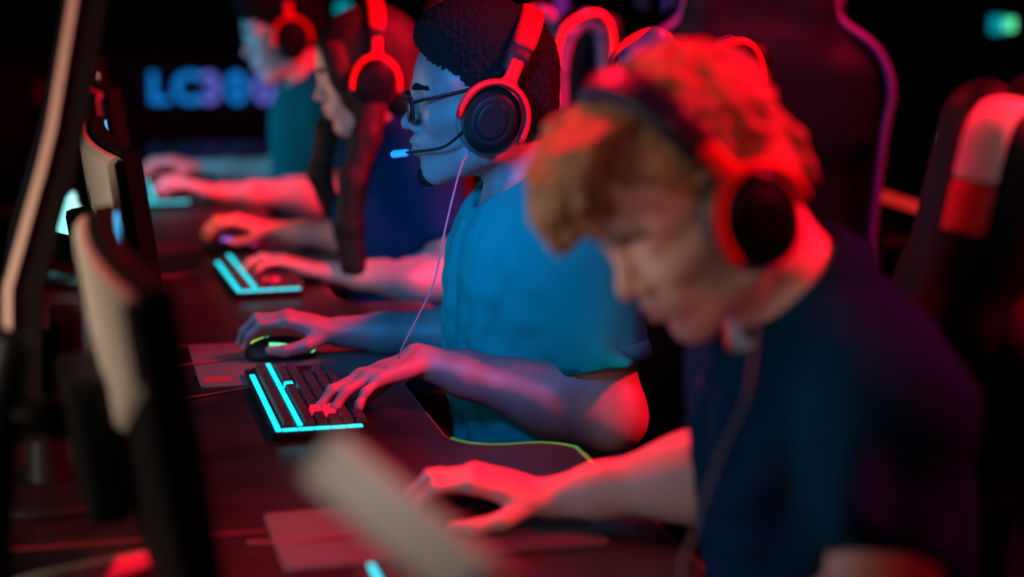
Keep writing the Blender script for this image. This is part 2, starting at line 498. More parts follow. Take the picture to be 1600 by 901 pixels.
    for q in (-1, 1):
        hp = p['hip'] + V(-.03, q * .09, -.02); kn = p['hip'] + V(-kx, q * (ky + .04), .02); an = V(kn[0] + .02, kn[1], .13)
        LN += [cone(hp, kn, .088, .066, .04), cone(kn, an, .064, .052, .03)]
        sh = [ell(an + V(-.06, 0, -.09), (.105, .042, .038), None, .02), cone(an + V(.01, 0, -.08), an + V(.0, 0, .0), .045, .042, .03), half((0, 0, .012), (0, 0, -1), .004)]
        wpart('shoe', sdf_mesh('shoe', sh, .008), MAT['shoe'], root)
    LN.append(half(p['hip'] + V(0, 0, .08), V(0, 0, 1), .01))
    wpart('trousers', sdf_mesh('trousers', LN, .01, disp=lambda P: .004 * wv(P), damp=.004), MAT['trousers'], root)
    # eyes, brows ------------------------------------------------------
    for q in (-1, 1):
        m = MB(); bmesh.ops.create_uvsphere(m.bm, u_segments=20, v_segments=12, radius=.0136 * s)
        c = W(.0775, q * .031, .0155)
        me = m.mesh('eye', True)
        o = wpart('eye', me, MAT['eye'], root)
        me.transform(Matrix(M.tolist()).to_4x4()); o.location = Vector(c) - root.location
        if p.get('brow'):
            BNn = [cone(W(.1, q * .010, .037), W(.0965, q * .028, .0405), .0038 * s, .0046 * s, .004), cone(W(.0965, q * .028, .0405), W(.0805, q * .047, .0385), .0046 * s, .0036 * s, .004), cone(W(.0805, q * .047, .0385), W(.069, q * .0565, .033), .0036 * s, .002 * s, .004)]
            wpart('eyebrow', sdf_mesh('eyebrow', BNn, .0016), p['brow'], root)
    # lips as a thin darker part
    if p.get('lips'):
        LNn = []
        for q in (-1, 1):
            LNn += [cone(W(.1042, 0, -.0412), W(.0895, q * .022, -.0462), .0056 * s, .002 * s, .004), cone(W(.1015, 0, -.0545), W(.0885, q * .02, -.0494), .0070 * s, .002 * s, .004)]
        for q in (-1, 1): LNn.append(cone(W(.112, 0, -.0478), W(.093, q * .025, -.0488), .0022 * s, .0012 * s, .003, 's'))
        wpart('lips', sdf_mesh('lips', LNn, .0016), p['lips'], root)
    return root, W, M, tips, body, shirt

def collar(p, W, F, nr, shirt):
    """polo collar: a stand round the neck, folded over into two pointed leaves"""
    c = p['neck'] + V(0, 0, .044) + F[:, 0] * .012; up = nz(W(0, 0, 0) - p['neck'] + F[:, 2] * .08)
    A = frame(up, F[:, 0]); m = MB(); rows = [[] for _ in range(6)]
    n = 40; op = p.get('vopen', 16)
    for i in range(n + 1):
        th = R(op + (360 - 2 * op) * i / n); f = math.cos(th); ex = max(0, math.cos(th)) ** 3
        dirv = A[:, 0] * math.cos(th) + A[:, 1] * math.sin(th)
        dz = -.022 * max(0, f) + .012 * max(0, -f)
        pts = [(nr + .014, -.03), (nr + .010, .012), (nr + .0125, .0165), (nr + .019, .012), (nr + .030 + .006 * ex, -.010 - .018 * ex), (nr + .042 + .014 * ex, -.026 - .034 * ex)]
        for r_, (a, b) in zip(rows, pts): r_.append(c + dirv * a + A[:, 2] * (b + dz))
    m.grid(rows)
    o = wpart('collar', m.mesh('collar'), p['cloth'], shirt)
    md = o.modifiers.new('thick', 'SOLIDIFY'); md.thickness = .0035
    md = o.modifiers.new('round', 'SUBSURF'); md.levels = 1; md.render_levels = 1
    # placket with two buttons, laid down the chest
    TN, _, spine = torso_nodes(p, p.get('loose', .014))
    def hit(q, d):
        for _ in range(60):
            v = float(fold(TN, np.asarray([q]))[0])
            if v < .0015: break
            q = q + d * v * .8
        return q
    Gr = []; bt = []
    for j in range(9):
        t = .97 - .032 * j; row = []
        for y in (-.017, -.014, 0, .014, .017):
            q = hit(spine(t) + F @ V(.3, y, 0), -F[:, 0]); row.append(q + F[:, 0] * (.0042 if abs(y) < .016 else .0015))
        Gr.append(row)
        if j in (2, 5, 8): bt.append(row[2] + F[:, 0] * .001)
    m = MB(); m.grid(Gr); o = wpart('placket', m.mesh('placket'), p['cloth'], shirt)
    for b in bt:
        m = MB(); m.lathe([(.0001, .0026), (.004, .0026), (.0055, .0016), (.0055, 0)], 14, Matrix.Translation(b) @ Matrix(np.stack([F[:, 1], F[:, 2], F[:, 0]], 1).tolist()).to_4x4())
        wpart('button', m.mesh('button'), MAT['button'], o)

# ------------------------------------------------------------------ headset
def headset(p, W, M, s, tilt, label, mic=False, cable=None, res=.002, cup=1.02, mat_red='red_metal', back=0., top=.148, mat_cover='red_leather', cover_label='dark red cover on top of the band'):
    """over-ear headset in the head's frame; tilt leans the band back"""
    c = W(0, 0, 0)
    root = thing('headset', W(0, 0, .135), label, 'headset', 'gaming headsets on the players')
    T = np.array(Matrix.Rotation(R(-tilt), 3, 'Y')); MT = M @ T
    Q = lambda x, y, z: c + MT @ (V(x, y, z) * s) + M @ (V(back, 0, 0) * s)
    hw = .094
    # band: padded arch with a leather cover
    def arch(a, rad=0.):           # a from -1 (right) over the top to 1 (left)
        th = a * R(78)
        y = math.sin(th) * (hw + rad); z = .05 + math.cos(th) * (top - .05 + rad)
        return V(0, y, z)
    BN = []
    for i in range(15):
        a = -1 + 2 * i / 15; b = -1 + 2 * (i + 1) / 15
        pa, pb = arch(a), arch(b)
        for x in (-.009, 0, .009): BN.append(cone(Q(x, pa[1], pa[2]), Q(x, pb[1], pb[2]), .0085 * s, .0085 * s, .006))
    band = wpart('headband', sdf_mesh('headband', BN, res * 1.3), MAT['leather'], root)
    cover = []
    for i in range(16):
        a = -.74 + 1.48 * i / 16; b = -.74 + 1.48 * (i + 1) / 16
        pa, pb = arch(a, .005), arch(b, .005)
        for x in (-.011, -.004, .004, .011): cover.append(cone(Q(x, pa[1], pa[2]), Q(x, pb[1], pb[2]), .0062 * s, .0062 * s, .006))
    wpart('band_cover', sdf_mesh('band_cover', cover, res * 1.2), MAT[mat_cover], band, cover_label)
    for q in (-1, 1):
        k = cup
        u = Q(0, q * .098, .052)
        CN = [disc(Q(0, q * .101, -.008), .040 * s * k, .047 * s * k, .011 * s, .009 * s, MT), disc(Q(0, q * .111, -.008), .031 * s * k, .037 * s * k, .006 * s, .004 * s, MT, .006)]
        cupo = wpart('ear_cup', sdf_mesh('ear_cup', CN, res), MAT['black_plastic'], root)
        PN = []
        for i in range(20):
            t0, t1 = 6.2832 * i / 20, 6.2832 * (i + 1) / 20
            PN.append(cone(Q(.031 * k * math.cos(t0), q * .081, -.008 + .037 * k * math.sin(t0)), Q(.031 * k * math.cos(t1), q * .081, -.008 + .037 * k * math.sin(t1)), .0155 * s, .0155 * s, .006))
        wpart('ear_pad', sdf_mesh('ear_pad', PN, res), MAT['leather_soft'], cupo)
        DN = [disc(Q(0, q * .1175, -.008), .022 * s * k, .027 * s * k, .0022 * s, .0015 * s, MT)]
        wpart('cup_plate', sdf_mesh('cup_plate', DN, res), MAT['black_gloss'], cupo)
        FN = []
        for i in range(26):                               # fork round the upper half of the cup
            t0, t1 = R(-12 + 204 * i / 26), R(-12 + 204 * (i + 1) / 26)
            for dy in (.108, .113):
                FN.append(cone(Q(.047 * k * math.cos(t0), q * dy, -.008 + .054 * k * math.sin(t0)), Q(.047 * k * math.cos(t1), q * dy, -.008 + .054 * k * math.sin(t1)), .0042 * s, .0042 * s, .004))
        ztop = -.008 + .054 * k
        for dx in (-.005, .005): FN.append(cone(Q(dx, q * .11, ztop), Q(dx, q * .1, ztop + .033), .0055 * s, .0052 * s, .006))
        wpart('fork', sdf_mesh('fork', FN, res), MAT[mat_red], root, 'red metal fork holding the ear cup')
    if mic:
        m = MB(); a = Q(.028, .1, -.03); e = W(*mic); mid = lerp(a, e, .5) + M @ V(-.004, .012, -.012)
        m.tube([a, lerp(a, mid, .5) + M @ V(0, .004, -.004), mid, e], .0022, 8)
        o = wpart('microphone_boom', m.mesh('microphone_boom'), MAT['black_plastic'], root)
        CN = [cone(W(mic[0] - .004, mic[1] + .001, mic[2]), W(mic[0] + .013, mic[1] - .003, mic[2] - .0015), .0062 * s, .0062 * s, .003)]
        wpart('microphone', sdf_mesh('microphone', CN, .0015), MAT['foam_blue'], o, 'pale blue tip of the microphone')
    if cable is not None:
        m = MB(); m.tube([Q(.012, .1, -.058)] + [np.asarray(x, float) for x in cable], .0016, 8, 8)
        wpart('cable', m.mesh('cable'), MAT['grey_cable'], root, 'thin grey cable hanging from the ear cup')
    return root, Q
# ------------------------------------------------------------------ palette
MAT = {
 'skin_dark': node_mat('skin_dark', (.29, .125, .12), .5, bump=(900, .12), var=(30, .12)),
 'skin_pale': node_mat('skin_pale', (.78, .5, .4), .45, bump=(900, .1), var=(30, .06)),
 'skin_tan': node_mat('skin_tan', (.7, .44, .33), .45, bump=(900, .1), var=(30, .06)),
 'polo': node_mat('polo', (.001, .2, .185), .85, bump=(1400, .25), spec=.04),  # lit copy of the team polo, blue light put into its colour
 'polo_shaded': node_mat('polo_shaded', (.003, .05, .115), .88, bump=(1400, .25), spec=.03),  # same polo cloth, darker copy for players in less blue light
 'trousers': node_mat('trousers', (.012, .013, .02), .9, bump=(900, .3)),
 'shoe': node_mat('shoe', (.02, .02, .022), .5),
 'eye': node_mat('eye', (.55, .53, .5), .15),
 'hair_black': node_mat('hair_black', (.008, .007, .008), .75, bump=(900, .6), spec=.05),
 'hair_ginger': node_mat('hair_ginger', (.36, .18, .09), .6, bump=(350, .6), var=(60, .35), spec=.4),
 'hair_brown': node_mat('hair_brown', (.022, .016, .012), .55, bump=(260, .5), var=(60, .3), spec=.15),
 'brow_ginger': node_mat('brow_ginger', (.25, .12, .06), .7),
 'lips_dark': node_mat('lips_dark', (.28, .12, .09), .35),
 'lips_pale': node_mat('lips_pale', (.7, .33, .28), .4),
 'button': node_mat('button', (.05, .09, .16), .3),
 'black_plastic': node_mat('black_plastic', (.005, .005, .006), .5, bump=(600, .15), spec=.15),
 'black_gloss': node_mat('black_gloss', (.005, .005, .007), .4, spec=.15),
 'leather': node_mat('leather', (.01, .01, .012), .5, bump=(260, .3), spec=.25),
 'leather_soft': node_mat('leather_soft', (.05, .055, .06), .35, bump=(200, .3)),
 'red_leather': node_mat('red_leather', (.30, .004, .01), .55, bump=(260, .3), spec=.2),
 'blue_leather': node_mat('blue_leather', (.012, .014, .06), .42, bump=(260, .3)),
 'red_metal': node_mat('red_metal', (.75, .008, .014), .5, metal=.1, spec=.2),
 'foam_blue': node_mat('foam_blue', (.35, .6, .75), .6),
 'grey_cable': node_mat('grey_cable', (.14, .135, .16), .5),
 'black_cable': node_mat('black_cable', (.01, .01, .012), .5),
 'red_lit_cable': node_mat('red_lit_cable', (.2, .02, .025), .5),  # dark cable, the red light on it put into its colour
 'silver': node_mat('silver', (.50, .44, .38), .45, metal=.1, bump=(300, .05)),
 'desk': node_mat('desk', (.009, .005, .007), .34, spec=.35, bump=(90, .08), var=(14, .35)),
 'desk_edge': node_mat('desk_edge', (.16, .02, .026), .35),
 'dark_metal': node_mat('dark_metal', (.02, .02, .022), .4, metal=.7),
 'mat_cloth': node_mat('mat_cloth', (.055, .055, .06), .9, bump=(1500, .3)),
 'mat_red': node_mat('mat_red', (.22, .01, .015), .8),
 'cyan_light': node_mat('cyan_light', (.0, .1, .12), .5, emit=(.0, .82, .95), estr=1.35),
 'cyan_dim': node_mat('cyan_dim', (.0, .1, .12), .5, emit=(.0, .55, .7), estr=.5),
 'cyan_white': node_mat('cyan_white', (.1, .2, .2), .5, emit=(.3, 1., 1.), estr=1.4),
 'red_light': node_mat('red_light', (.2, .0, .01), .5, emit=(1., .01, .05), estr=.9),
 'pink_light': node_mat('pink_light', (.2, .0, .1), .5, emit=(1., .01, .25), estr=1.2),
 'violet_light': node_mat('violet_light', (.1, .05, .2), .5, emit=(.35, .16, .95), estr=1.1),
 'purple_glow': node_mat('purple_glow', (.1, .0, .12), .5, emit=(.25, .02, .3), estr=.8),
 'green_light': node_mat('green_light', (.0, .15, .08), .5, emit=(.12, 1., .42), estr=1.1),
 'lime_light': node_mat('lime_light', (.1, .2, .0), .5, emit=(.5, 1., .15), estr=1.),
 'green_dim': node_mat('green_dim', (.0, .1, .02), .5, emit=(.01, .35, .03), estr=.5),
 'blue_letters': node_mat('blue_letters', (.0, .05, .2), .5, emit=(.0, .2, .68), estr=.95),
 'blue_screen': node_mat('blue_screen', (.0, .05, .2), .4, emit=(.0, .24, .7), estr=.95),
 'violet_letters': node_mat('violet_letters', (.05, .05, .2), .5, emit=(.12, .14, .68), estr=.9),
 'red_strip': node_mat('red_strip', (.3, .0, .0), .5, emit=(.75, .02, .015), estr=.8),
 'keycap': node_mat('keycap', (.022, .02, .022), .45),
 'chair_leather': node_mat('chair_leather', (.003, .004, .007), .55, bump=(140, .3), spec=.12),
 'chair_blue': node_mat('chair_blue', (.06, .085, .15), .5, bump=(140, .2)),
 'chair_red': node_mat('chair_red', (.62, .01, .018), .45, bump=(140, .2)),
 'chair_purple': node_mat('chair_purple', (.10, .025, .15), .45),
 'chair_white': node_mat('chair_white', (.72, .6, .6), .45, bump=(140, .2)),
 'wall': node_mat('wall', (.003, .006, .014), .85, bump=(40, .2)),
 'floor': node_mat('floor', (.006, .006, .009), .6, bump=(60, .1)),
 'ceiling': node_mat('ceiling', (.008, .008, .01), .9),
 'lens_glass': None,
}
def glass_mat():
    m = bpy.data.materials.new('lens_glass'); m.use_nodes = True; b = m.node_tree.nodes['Principled BSDF']
    b.inputs['Base Color'].default_value = (1, 1, 1, 1); b.inputs['Roughness'].default_value = .02
    b.inputs['Transmission Weight'].default_value = 1.; b.inputs['IOR'].default_value = 1.05
    b.inputs['Specular IOR Level'].default_value = 1.
    return m
MAT['lens_glass'] = glass_mat()
def screen_mat(name, left, right, strength, mid=.5):
    """a lit screen: a game picture, one colour at its left and another at its right, broken into patches"""
    m = node_mat(name, (.01, .01, .012), .25)
    nt = m.node_tree; b = nt.nodes['Principled BSDF']; L = nt.links.new; N = nt.nodes.new
    tc = N('ShaderNodeTexCoord'); v = N('ShaderNodeTexVoronoi'); v.inputs['Scale'].default_value = 14
    sp = N('ShaderNodeSeparateXYZ'); mr = N('ShaderNodeMapRange'); mr.inputs['From Min'].default_value = -.3; mr.inputs['From Max'].default_value = .3
    r = N('ShaderNodeValToRGB'); r.color_ramp.elements[0].color = (*left, 1); r.color_ramp.elements[1].color = (*right, 1)
    r.color_ramp.elements[0].position = max(0, mid - .1); r.color_ramp.elements[1].position = min(1, mid + .1)
    sv = N('ShaderNodeSeparateColor'); mul = N('ShaderNodeMath'); mul.operation = 'MULTIPLY_ADD'; mul.inputs[1].default_value = strength * .8; mul.inputs[2].default_value = strength * .6
    L(tc.outputs['Object'], v.inputs['Vector']); L(tc.outputs['Object'], sp.inputs[0]); L(sp.outputs['Y'], mr.inputs['Value'])
    L(mr.outputs['Result'], r.inputs['Fac']); L(r.outputs['Color'], b.inputs['Emission Color'])
    L(v.outputs['Color'], sv.inputs['Color']); L(sv.outputs['Red'], mul.inputs[0]); L(mul.outputs[0], b.inputs['Emission Strength'])
    return m

# ------------------------------------------------------------------ room
def struct(name, m, mat):
    o = link(name, m.mesh(name), mat); o['kind'] = 'structure'; return o
XL, XR, Y0, Y1, ZC = -2.6, 4.6, -2.6, 9.2, 3.1
struct('floor', MB().box((XL, Y0, -.1), (XR, Y1, 0)), MAT['floor'])
struct('ceiling', MB().box((XL, Y0, ZC), (XR, Y1, ZC + .1)), MAT['ceiling'])
struct('wall_left', MB().box((XL - .1, Y0, 0), (XL, Y1, ZC)), MAT['wall'])
struct('wall_right', MB().box((XR, Y0, 0), (XR + .1, Y1, ZC)), MAT['wall'])
struct('wall_back', MB().box((XL, Y1, 0), (XR, Y1 + .1, ZC)), MAT['wall'])
struct('wall_front', MB().box((XL, Y0 - .1, 0), (XR, Y0, ZC)), MAT['wall'])

# ------------------------------------------------------------------ desks: one table per player, side by side
SEAM = [.055, 1.12, 2.186, 3.25, 4.315, 5.38, 6.445]
def arc(cx, cy, r, a0, a1, n=6): return [(cx + r * math.cos(R(a0 + (a1 - a0) * i / n)), cy + r * math.sin(R(a0 + (a1 - a0) * i / n))) for i in range(n + 1)]
def desk_outline(y0, y1):
    xi, xo, r = .53, .70, .07
    c0, c1 = y0 + .31, y1 - .30                # the cut-out where the player sits
    return ([(-.72, y0), (xo - .02, y0)] + arc(xo - .02, y0 + .02, .02, -90, 0, 3) + arc(xo - r, c0 - r, r, 0, 90) + arc(xi + r, c0 + r, r, 270, 180)
            + arc(xi + r, c1 - r, r, 180, 90) + arc(xo - r, c1 + r, r, -90, 0) + arc(xo - .02, y1 - .02, .02, 0, 90, 3) + [(-.72, y1)])
DL = ['near dark desk under the front edge of the picture, mostly out of view', 'dark desk of the ginger player leaning forward', 'dark reddish desk of the player in glasses, with a green lit front edge',
      'dark desk of the long-haired player', 'dark desk of the farthest player', 'empty stretch of desk behind the farthest player']
for i in range(6):
    y0, y1 = SEAM[i] + .0015, SEAM[i + 1] - .0015
    t = thing('gaming_desk', (0, (y0 + y1) / 2, 0), DL[i], 'desk', 'desks joined in one long row')
    o = wpart('desktop', MB().prism(desk_outline(y0, y1), DESK - .03, DESK, .003).mesh('desktop'), MAT['desk'], t)
    out = desk_outline(y0, y1)[2:-1]
    wpart('edge_trim', MB().tube([(x + .001, y, DESK - .0035) for x, y in out if y0 + .004 < y < y1 - .004], .0028, 6, 0).mesh('edge_trim'), MAT['desk_edge'], o, 'thin red edge of the desktop')
    for yy in (y0 + .05, y1 - .05):
        wpart('leg', MB().box((-.6, yy - .02, 0), (.42, yy + .02, DESK - .03), .006).mesh('leg'), MAT['dark_metal'], t)
    if i == 2:
        seg = [q for q in out if .5305 < q[0] < .695 and q[1] < 2.62]
        wpart('light_strip', MB().tube([(x + .006, y - .002, DESK - .003) for x, y in seg[1:]], .0045, 8, 0).mesh('light_strip'), MAT['green_dim'], t, 'green light strip along the desk edge')
    for yy in (y0 + .001, y1 - .001):
        wpart('seam_edge', MB().box((-.72, yy - .0008, DESK - .002), (.69, yy + .0008, DESK + .0006)).mesh('seam_edge'), MAT['desk_edge'], o)  # seam bevels coloured red for the red light they catch

# ------------------------------------------------------------------ keyboards and mice
KU, KD = .0207, .0186
def keyboard_layout():
    rows = [[1, 1, 1, 1, 1, 1, 1, 1, 1, 1, 1, 1, 1, 2, 1, 1, 1], [1] * 13 + [2, 1, 1, 1], [1.5] + [1] * 12 + [1.5, 1, 1, 1], [1.75] + [1] * 11 + [2.25], [2.25] + [1] * 10 + [2.75, -1, 1], [1.25, 1.25, 1.25, 6.25, 1.25, 1.25, 1.25, 1.25, 1, 1, 1]]
    out = []
    for r, row in enumerate(rows):
        x = 0
        for c, w in enumerate(row):
            if w < 0: x += -w; continue
            out.append((r, c, x, w)); x += w
    return out
KEYS = keyboard_layout(); KL = 18 * KU
_kc = {}
def keycap_mesh(w):
    if w not in _kc:
        a, b = (w * KU - .002) / 2, (KD - .002) / 2; m = MB(); s = .0022
        lo = [(-a, -b, 0), (a, -b, 0), (a, b, 0), (-a, b, 0)]; hi = [(-a + s, -b + s, .0085), (a - s, -b + s, .0085), (a - s, b - s, .008), (-a + s, b - s, .008)]
        vl = [m.bm.verts.new(p) for p in lo]; vh = [m.bm.verts.new(p) for p in hi]
        m.bm.faces.new(vh); m.bm.faces.new(vl[::-1])
        for i in range(4): m.bm.faces.new((vl[i], vl[(i + 1) % 4], vh[(i + 1) % 4], vh[i]))
        bmesh.ops.bevel(m.bm, geom=list(m.bm.edges), offset=.0006, segments=1, affect='EDGES')
        _kc[w] = m.mesh('keycap'); _kc[w].materials.append(MAT['keycap'])
    return _kc[w]
_case = None
def keyboard(x, y, rotz, label, lit=(), cy=()):
    t = thing('keyboard', (x, y, DESK), label, 'keyboard', 'gaming keyboards on the desks', R(90 + rotz))
    hx, hy = KL / 2 + .017, .066
    me = MB().box((-hx, -hy, .002), (hx, hy, .014), .004).box((-hx + .012, -hy + .006, .012), (hx - .006, hy - .012, .0165), .001).box((-hx + .03, hy - .03, 0), (-hx + .06, hy - .01, .004)).box((hx - .06, hy - .03, 0), (hx - .03, hy - .01, .004)).mesh('case')
    case = link('case', me, MAT['black_plastic'], t)
    def strip(n, p0, p1, wd, nseg, lab):
        m = MB(); p0 = Vector(p0); p1 = Vector(p1); d = (p1 - p0) / nseg
        for i in range(nseg):
            a = p0 + d * (i + .02); b = p0 + d * (i + .985)
            m.box([min(a[k], b[k]) - (wd / 2 if abs(d[k]) < 1e-6 and k < 2 else 0) - (.0016 if k == 2 else 0) for k in range(3)], [max(a[k], b[k]) + (wd / 2 if abs(d[k]) < 1e-6 and k < 2 else 0) + (.0016 if k == 2 else 0) for k in range(3)], .0008, seg=1)
        o = link('light_strip', m.mesh('light_strip'), MAT['cyan_light'], case); o['label'] = lab
    strip('far', (-hx + .002, hy - .0075, .0148), (hx - .05, hy - .0075, .0148), .0085, 5, 'cyan light strip along the far edge')
    strip('row', (-hx + .004, hy - .038, .0215), (hx - .005, hy - .038, .0215), .0075, 6, 'cyan light strip between two key rows')
    strip('side', (-hx + .006, -hy + .004, .0155), (-hx + .006, hy - .012, .0155), .0105, 5, 'cyan light strip along the short near end')
    link('cable', MB().tube([(.10, hy - .004, .009), (.10, hy + .02, .006), (.092, hy + .06, .003), (.07, hy + .11, .003), (.05, hy + .16, .003)], .0022, 8, 6).mesh('cable'), MAT['black_cable'], t)
    rowy = [hy - .0245, hy - .0505]
    for i, (r, c, kx, w) in enumerate(KEYS):
        yy = hy - .0235 if r == 0 else hy - .0355 - .0085 - KD * (r - .5)
        o = bpy.data.objects.new('keycap', keycap_mesh(w)); COL.objects.link(o); o.parent = t
        o.location = (-KL / 2 + (kx + w / 2) * KU, yy, .0165)
        mt = 'red_light' if (r, c) in lit else 'cyan_light' if (r, c) in cy else None
        if mt:
            o.data = o.data.copy(); o.data.materials.clear(); o.data.materials.append(MAT[mt]); o['label'] = 'red lit key' if mt == 'red_light' else 'cyan lit key'
    return t
def mouse(x, y, z, rotz, label, lights=(None, None, None), scroll=None):
    """local x ahead"""
    t = thing('computer_mouse', (x, y, z), label, 'mouse', None, R(180 + rotz))
    N = [ell((-.012, 0, .010), (.050, .032, .026), None, .02), ell((.026, 0, .009), (.032, .030, .017), None, .03), half((0, 0, .002), (0, 0, -1), .003),
         cone((.02, 0, .031), (.07, 0, .02), .0012, .0012, .002, 's'), rbox((.03, 0, .03), (.011, .0035, .012), .001, None, .001, 's')]
    body = link('shell', sdf_mesh('shell', N, .0015), MAT['black_plastic'], t)
    m = MB(); m.lathe([(.0001, -.003), (.0075, -.003), (.0085, 0), (.0075, .003), (.0001, .003)], 18, Matrix.Translation((.03, 0, .0225)) @ Matrix.Rotation(R(90), 4, 'X'))
    o = link('scroll_wheel', m.mesh('scroll_wheel'), MAT[lights[0]] if lights[0] else MAT['black_gloss'], t)
    if lights[0]: o['label'] = 'lit scroll wheel'
    def on(px, py, zz=None):                    # the shell's surface
        f = lambda q: float(fold(N, np.array([q]))[0])
        q = V(px, py, .05)
        for _ in range(40):
            v = f(q)
            if v < .0004: break
            q = q - V(0, 0, v * .9)
        return q
    if lights[1]:
        for q in (-1, 1):
            pts = [on(-.045 + .013 * i, q * (.0235 + .004 * math.sin(i * .62))) for i in range(6)]
            o = link('side_light', MB().tube(pts, .0032, 8, 4).mesh('side_light'), MAT[lights[1]], t); o['label'] = 'curved light strip along the side'
    if lights[2]:
        pts = [on(-.040, .025), on(-.052, .019), on(-.0585, .006), on(-.0585, -.006), on(-.052, -.019)]
        o = link('rear_light', MB().tube(pts, .0034, 8, 4).mesh('rear_light'), MAT[lights[2]], t); o['label'] = 'curved light at the back end'
    zz = DESK - z + .0045
    link('cable', MB().tube([(.050, 0, .010), (.066, 0, .007), (.10, .006, max(.003, zz)), (.135, .018, zz + .002), (.19, .026, zz), (.25, .012, zz)], .0017, 8, 6).mesh('cable'), MAT['red_lit_cable'], t)
    if lights[0]:
        pts = [on(.045, -.014), on(.036, -.019), on(.024, -.021)]
        o = link('front_light', MB().tube(pts, .003, 8, 4).mesh('front_light'), MAT[lights[0]], t); o['label'] = 'lit edge beside the button'
    return t
def mat_pad(x0, y0, x1, y1, label, logo=None):
    t = thing('mouse_pad', ((x0 + x1) / 2, (y0 + y1) / 2, DESK), label, 'mouse pad', None)
    w, h = (x1 - x0) / 2, (y1 - y0) / 2; r = .012
    o = arc(w - r, h - r, r, 0, 90, 4) + arc(-w + r, h - r, r, 90, 180, 4) + arc(-w + r, -h + r, r, 180, 270, 4) + arc(w - r, -h + r, r, 270, 360, 4)
    link('cloth_top', MB().prism(o, .0003, .0035, .0006).mesh('cloth_top'), MAT['mat_cloth'], t)
    if logo:
        m = MB(); m.box((logo[0], logo[1], .0034), (logo[2], logo[3], .0041), .0002, seg=1); q = link('printed_patch', m.mesh('printed_patch'), MAT['mat_red'], t); q['label'] = 'dark red patch on the corner'
    return t

# ------------------------------------------------------------------ gaming chairs
def chair_meshes():
    ln = R(7); TB = lambda x, y, z: V(-.21 + x * math.cos(ln) - z * math.sin(ln), y, .47 + z * math.cos(ln) + x * math.sin(ln))
    MTB = np.array(Matrix.Rotation(-ln, 3, 'Y'))
    BX = lambda c, h, r, k: rbox(TB(*c), h, r, MTB, k)
    back = [BX((-.01, 0, .28), (.045, .19, .3), .04, .05), BX((-.01, 0, .47), (.04, .235, .09), .038, .07), BX((-.015, 0, .7), (.038, .125, .12), .036, .08)]
    for q in (-1, 1):
        back += [cone(TB(.05, q * .215, .04), TB(.06, q * .225, .46), .042, .045, .05), cone(TB(.02, q * .16, .58), TB(.0, q * .12, .66), .04, .04, .05)]
    wing = []
    path = [(.0, .60), (-.006, .70), (.008, .775), (.048, .80), (.088, .765), (.098, .69), (.085, .615)]
    for q in (-1, 1):
        for a, b in zip(path[:-1], path[1:]): wing.append((q, cone(TB(a[0], q * .135, a[1]), TB(b[0], q * .135, b[1]), .02, .02, .01)))
    trim = [[TB(-.03, q * .236, .02), TB(-.03, q * .252, .38), TB(-.03, q * .262, .50), TB(-.03, q * .225, .58), TB(-.03, q * .15, .64), TB(-.03, q * .142, .72)] for q in (-1, 1)]
    wtrim = [[TB(a - .004, q * .158, b + .012) if i < 4 else TB(a + .018, q * .156, b + (.006 if i == 4 else 0)) for i, (a, b) in enumerate(path)] for q in (-1, 1)]
    seat = [rbox((.0, 0, .365), (.25, .2, .05), .045, None, .04)]
    for q in (-1, 1): seat.append(cone((-.18, q * .215, .39), (.2, q * .225, .40), .05, .05, .05))
    return TB, back, wing, trim, wtrim, seat
_ch = {}
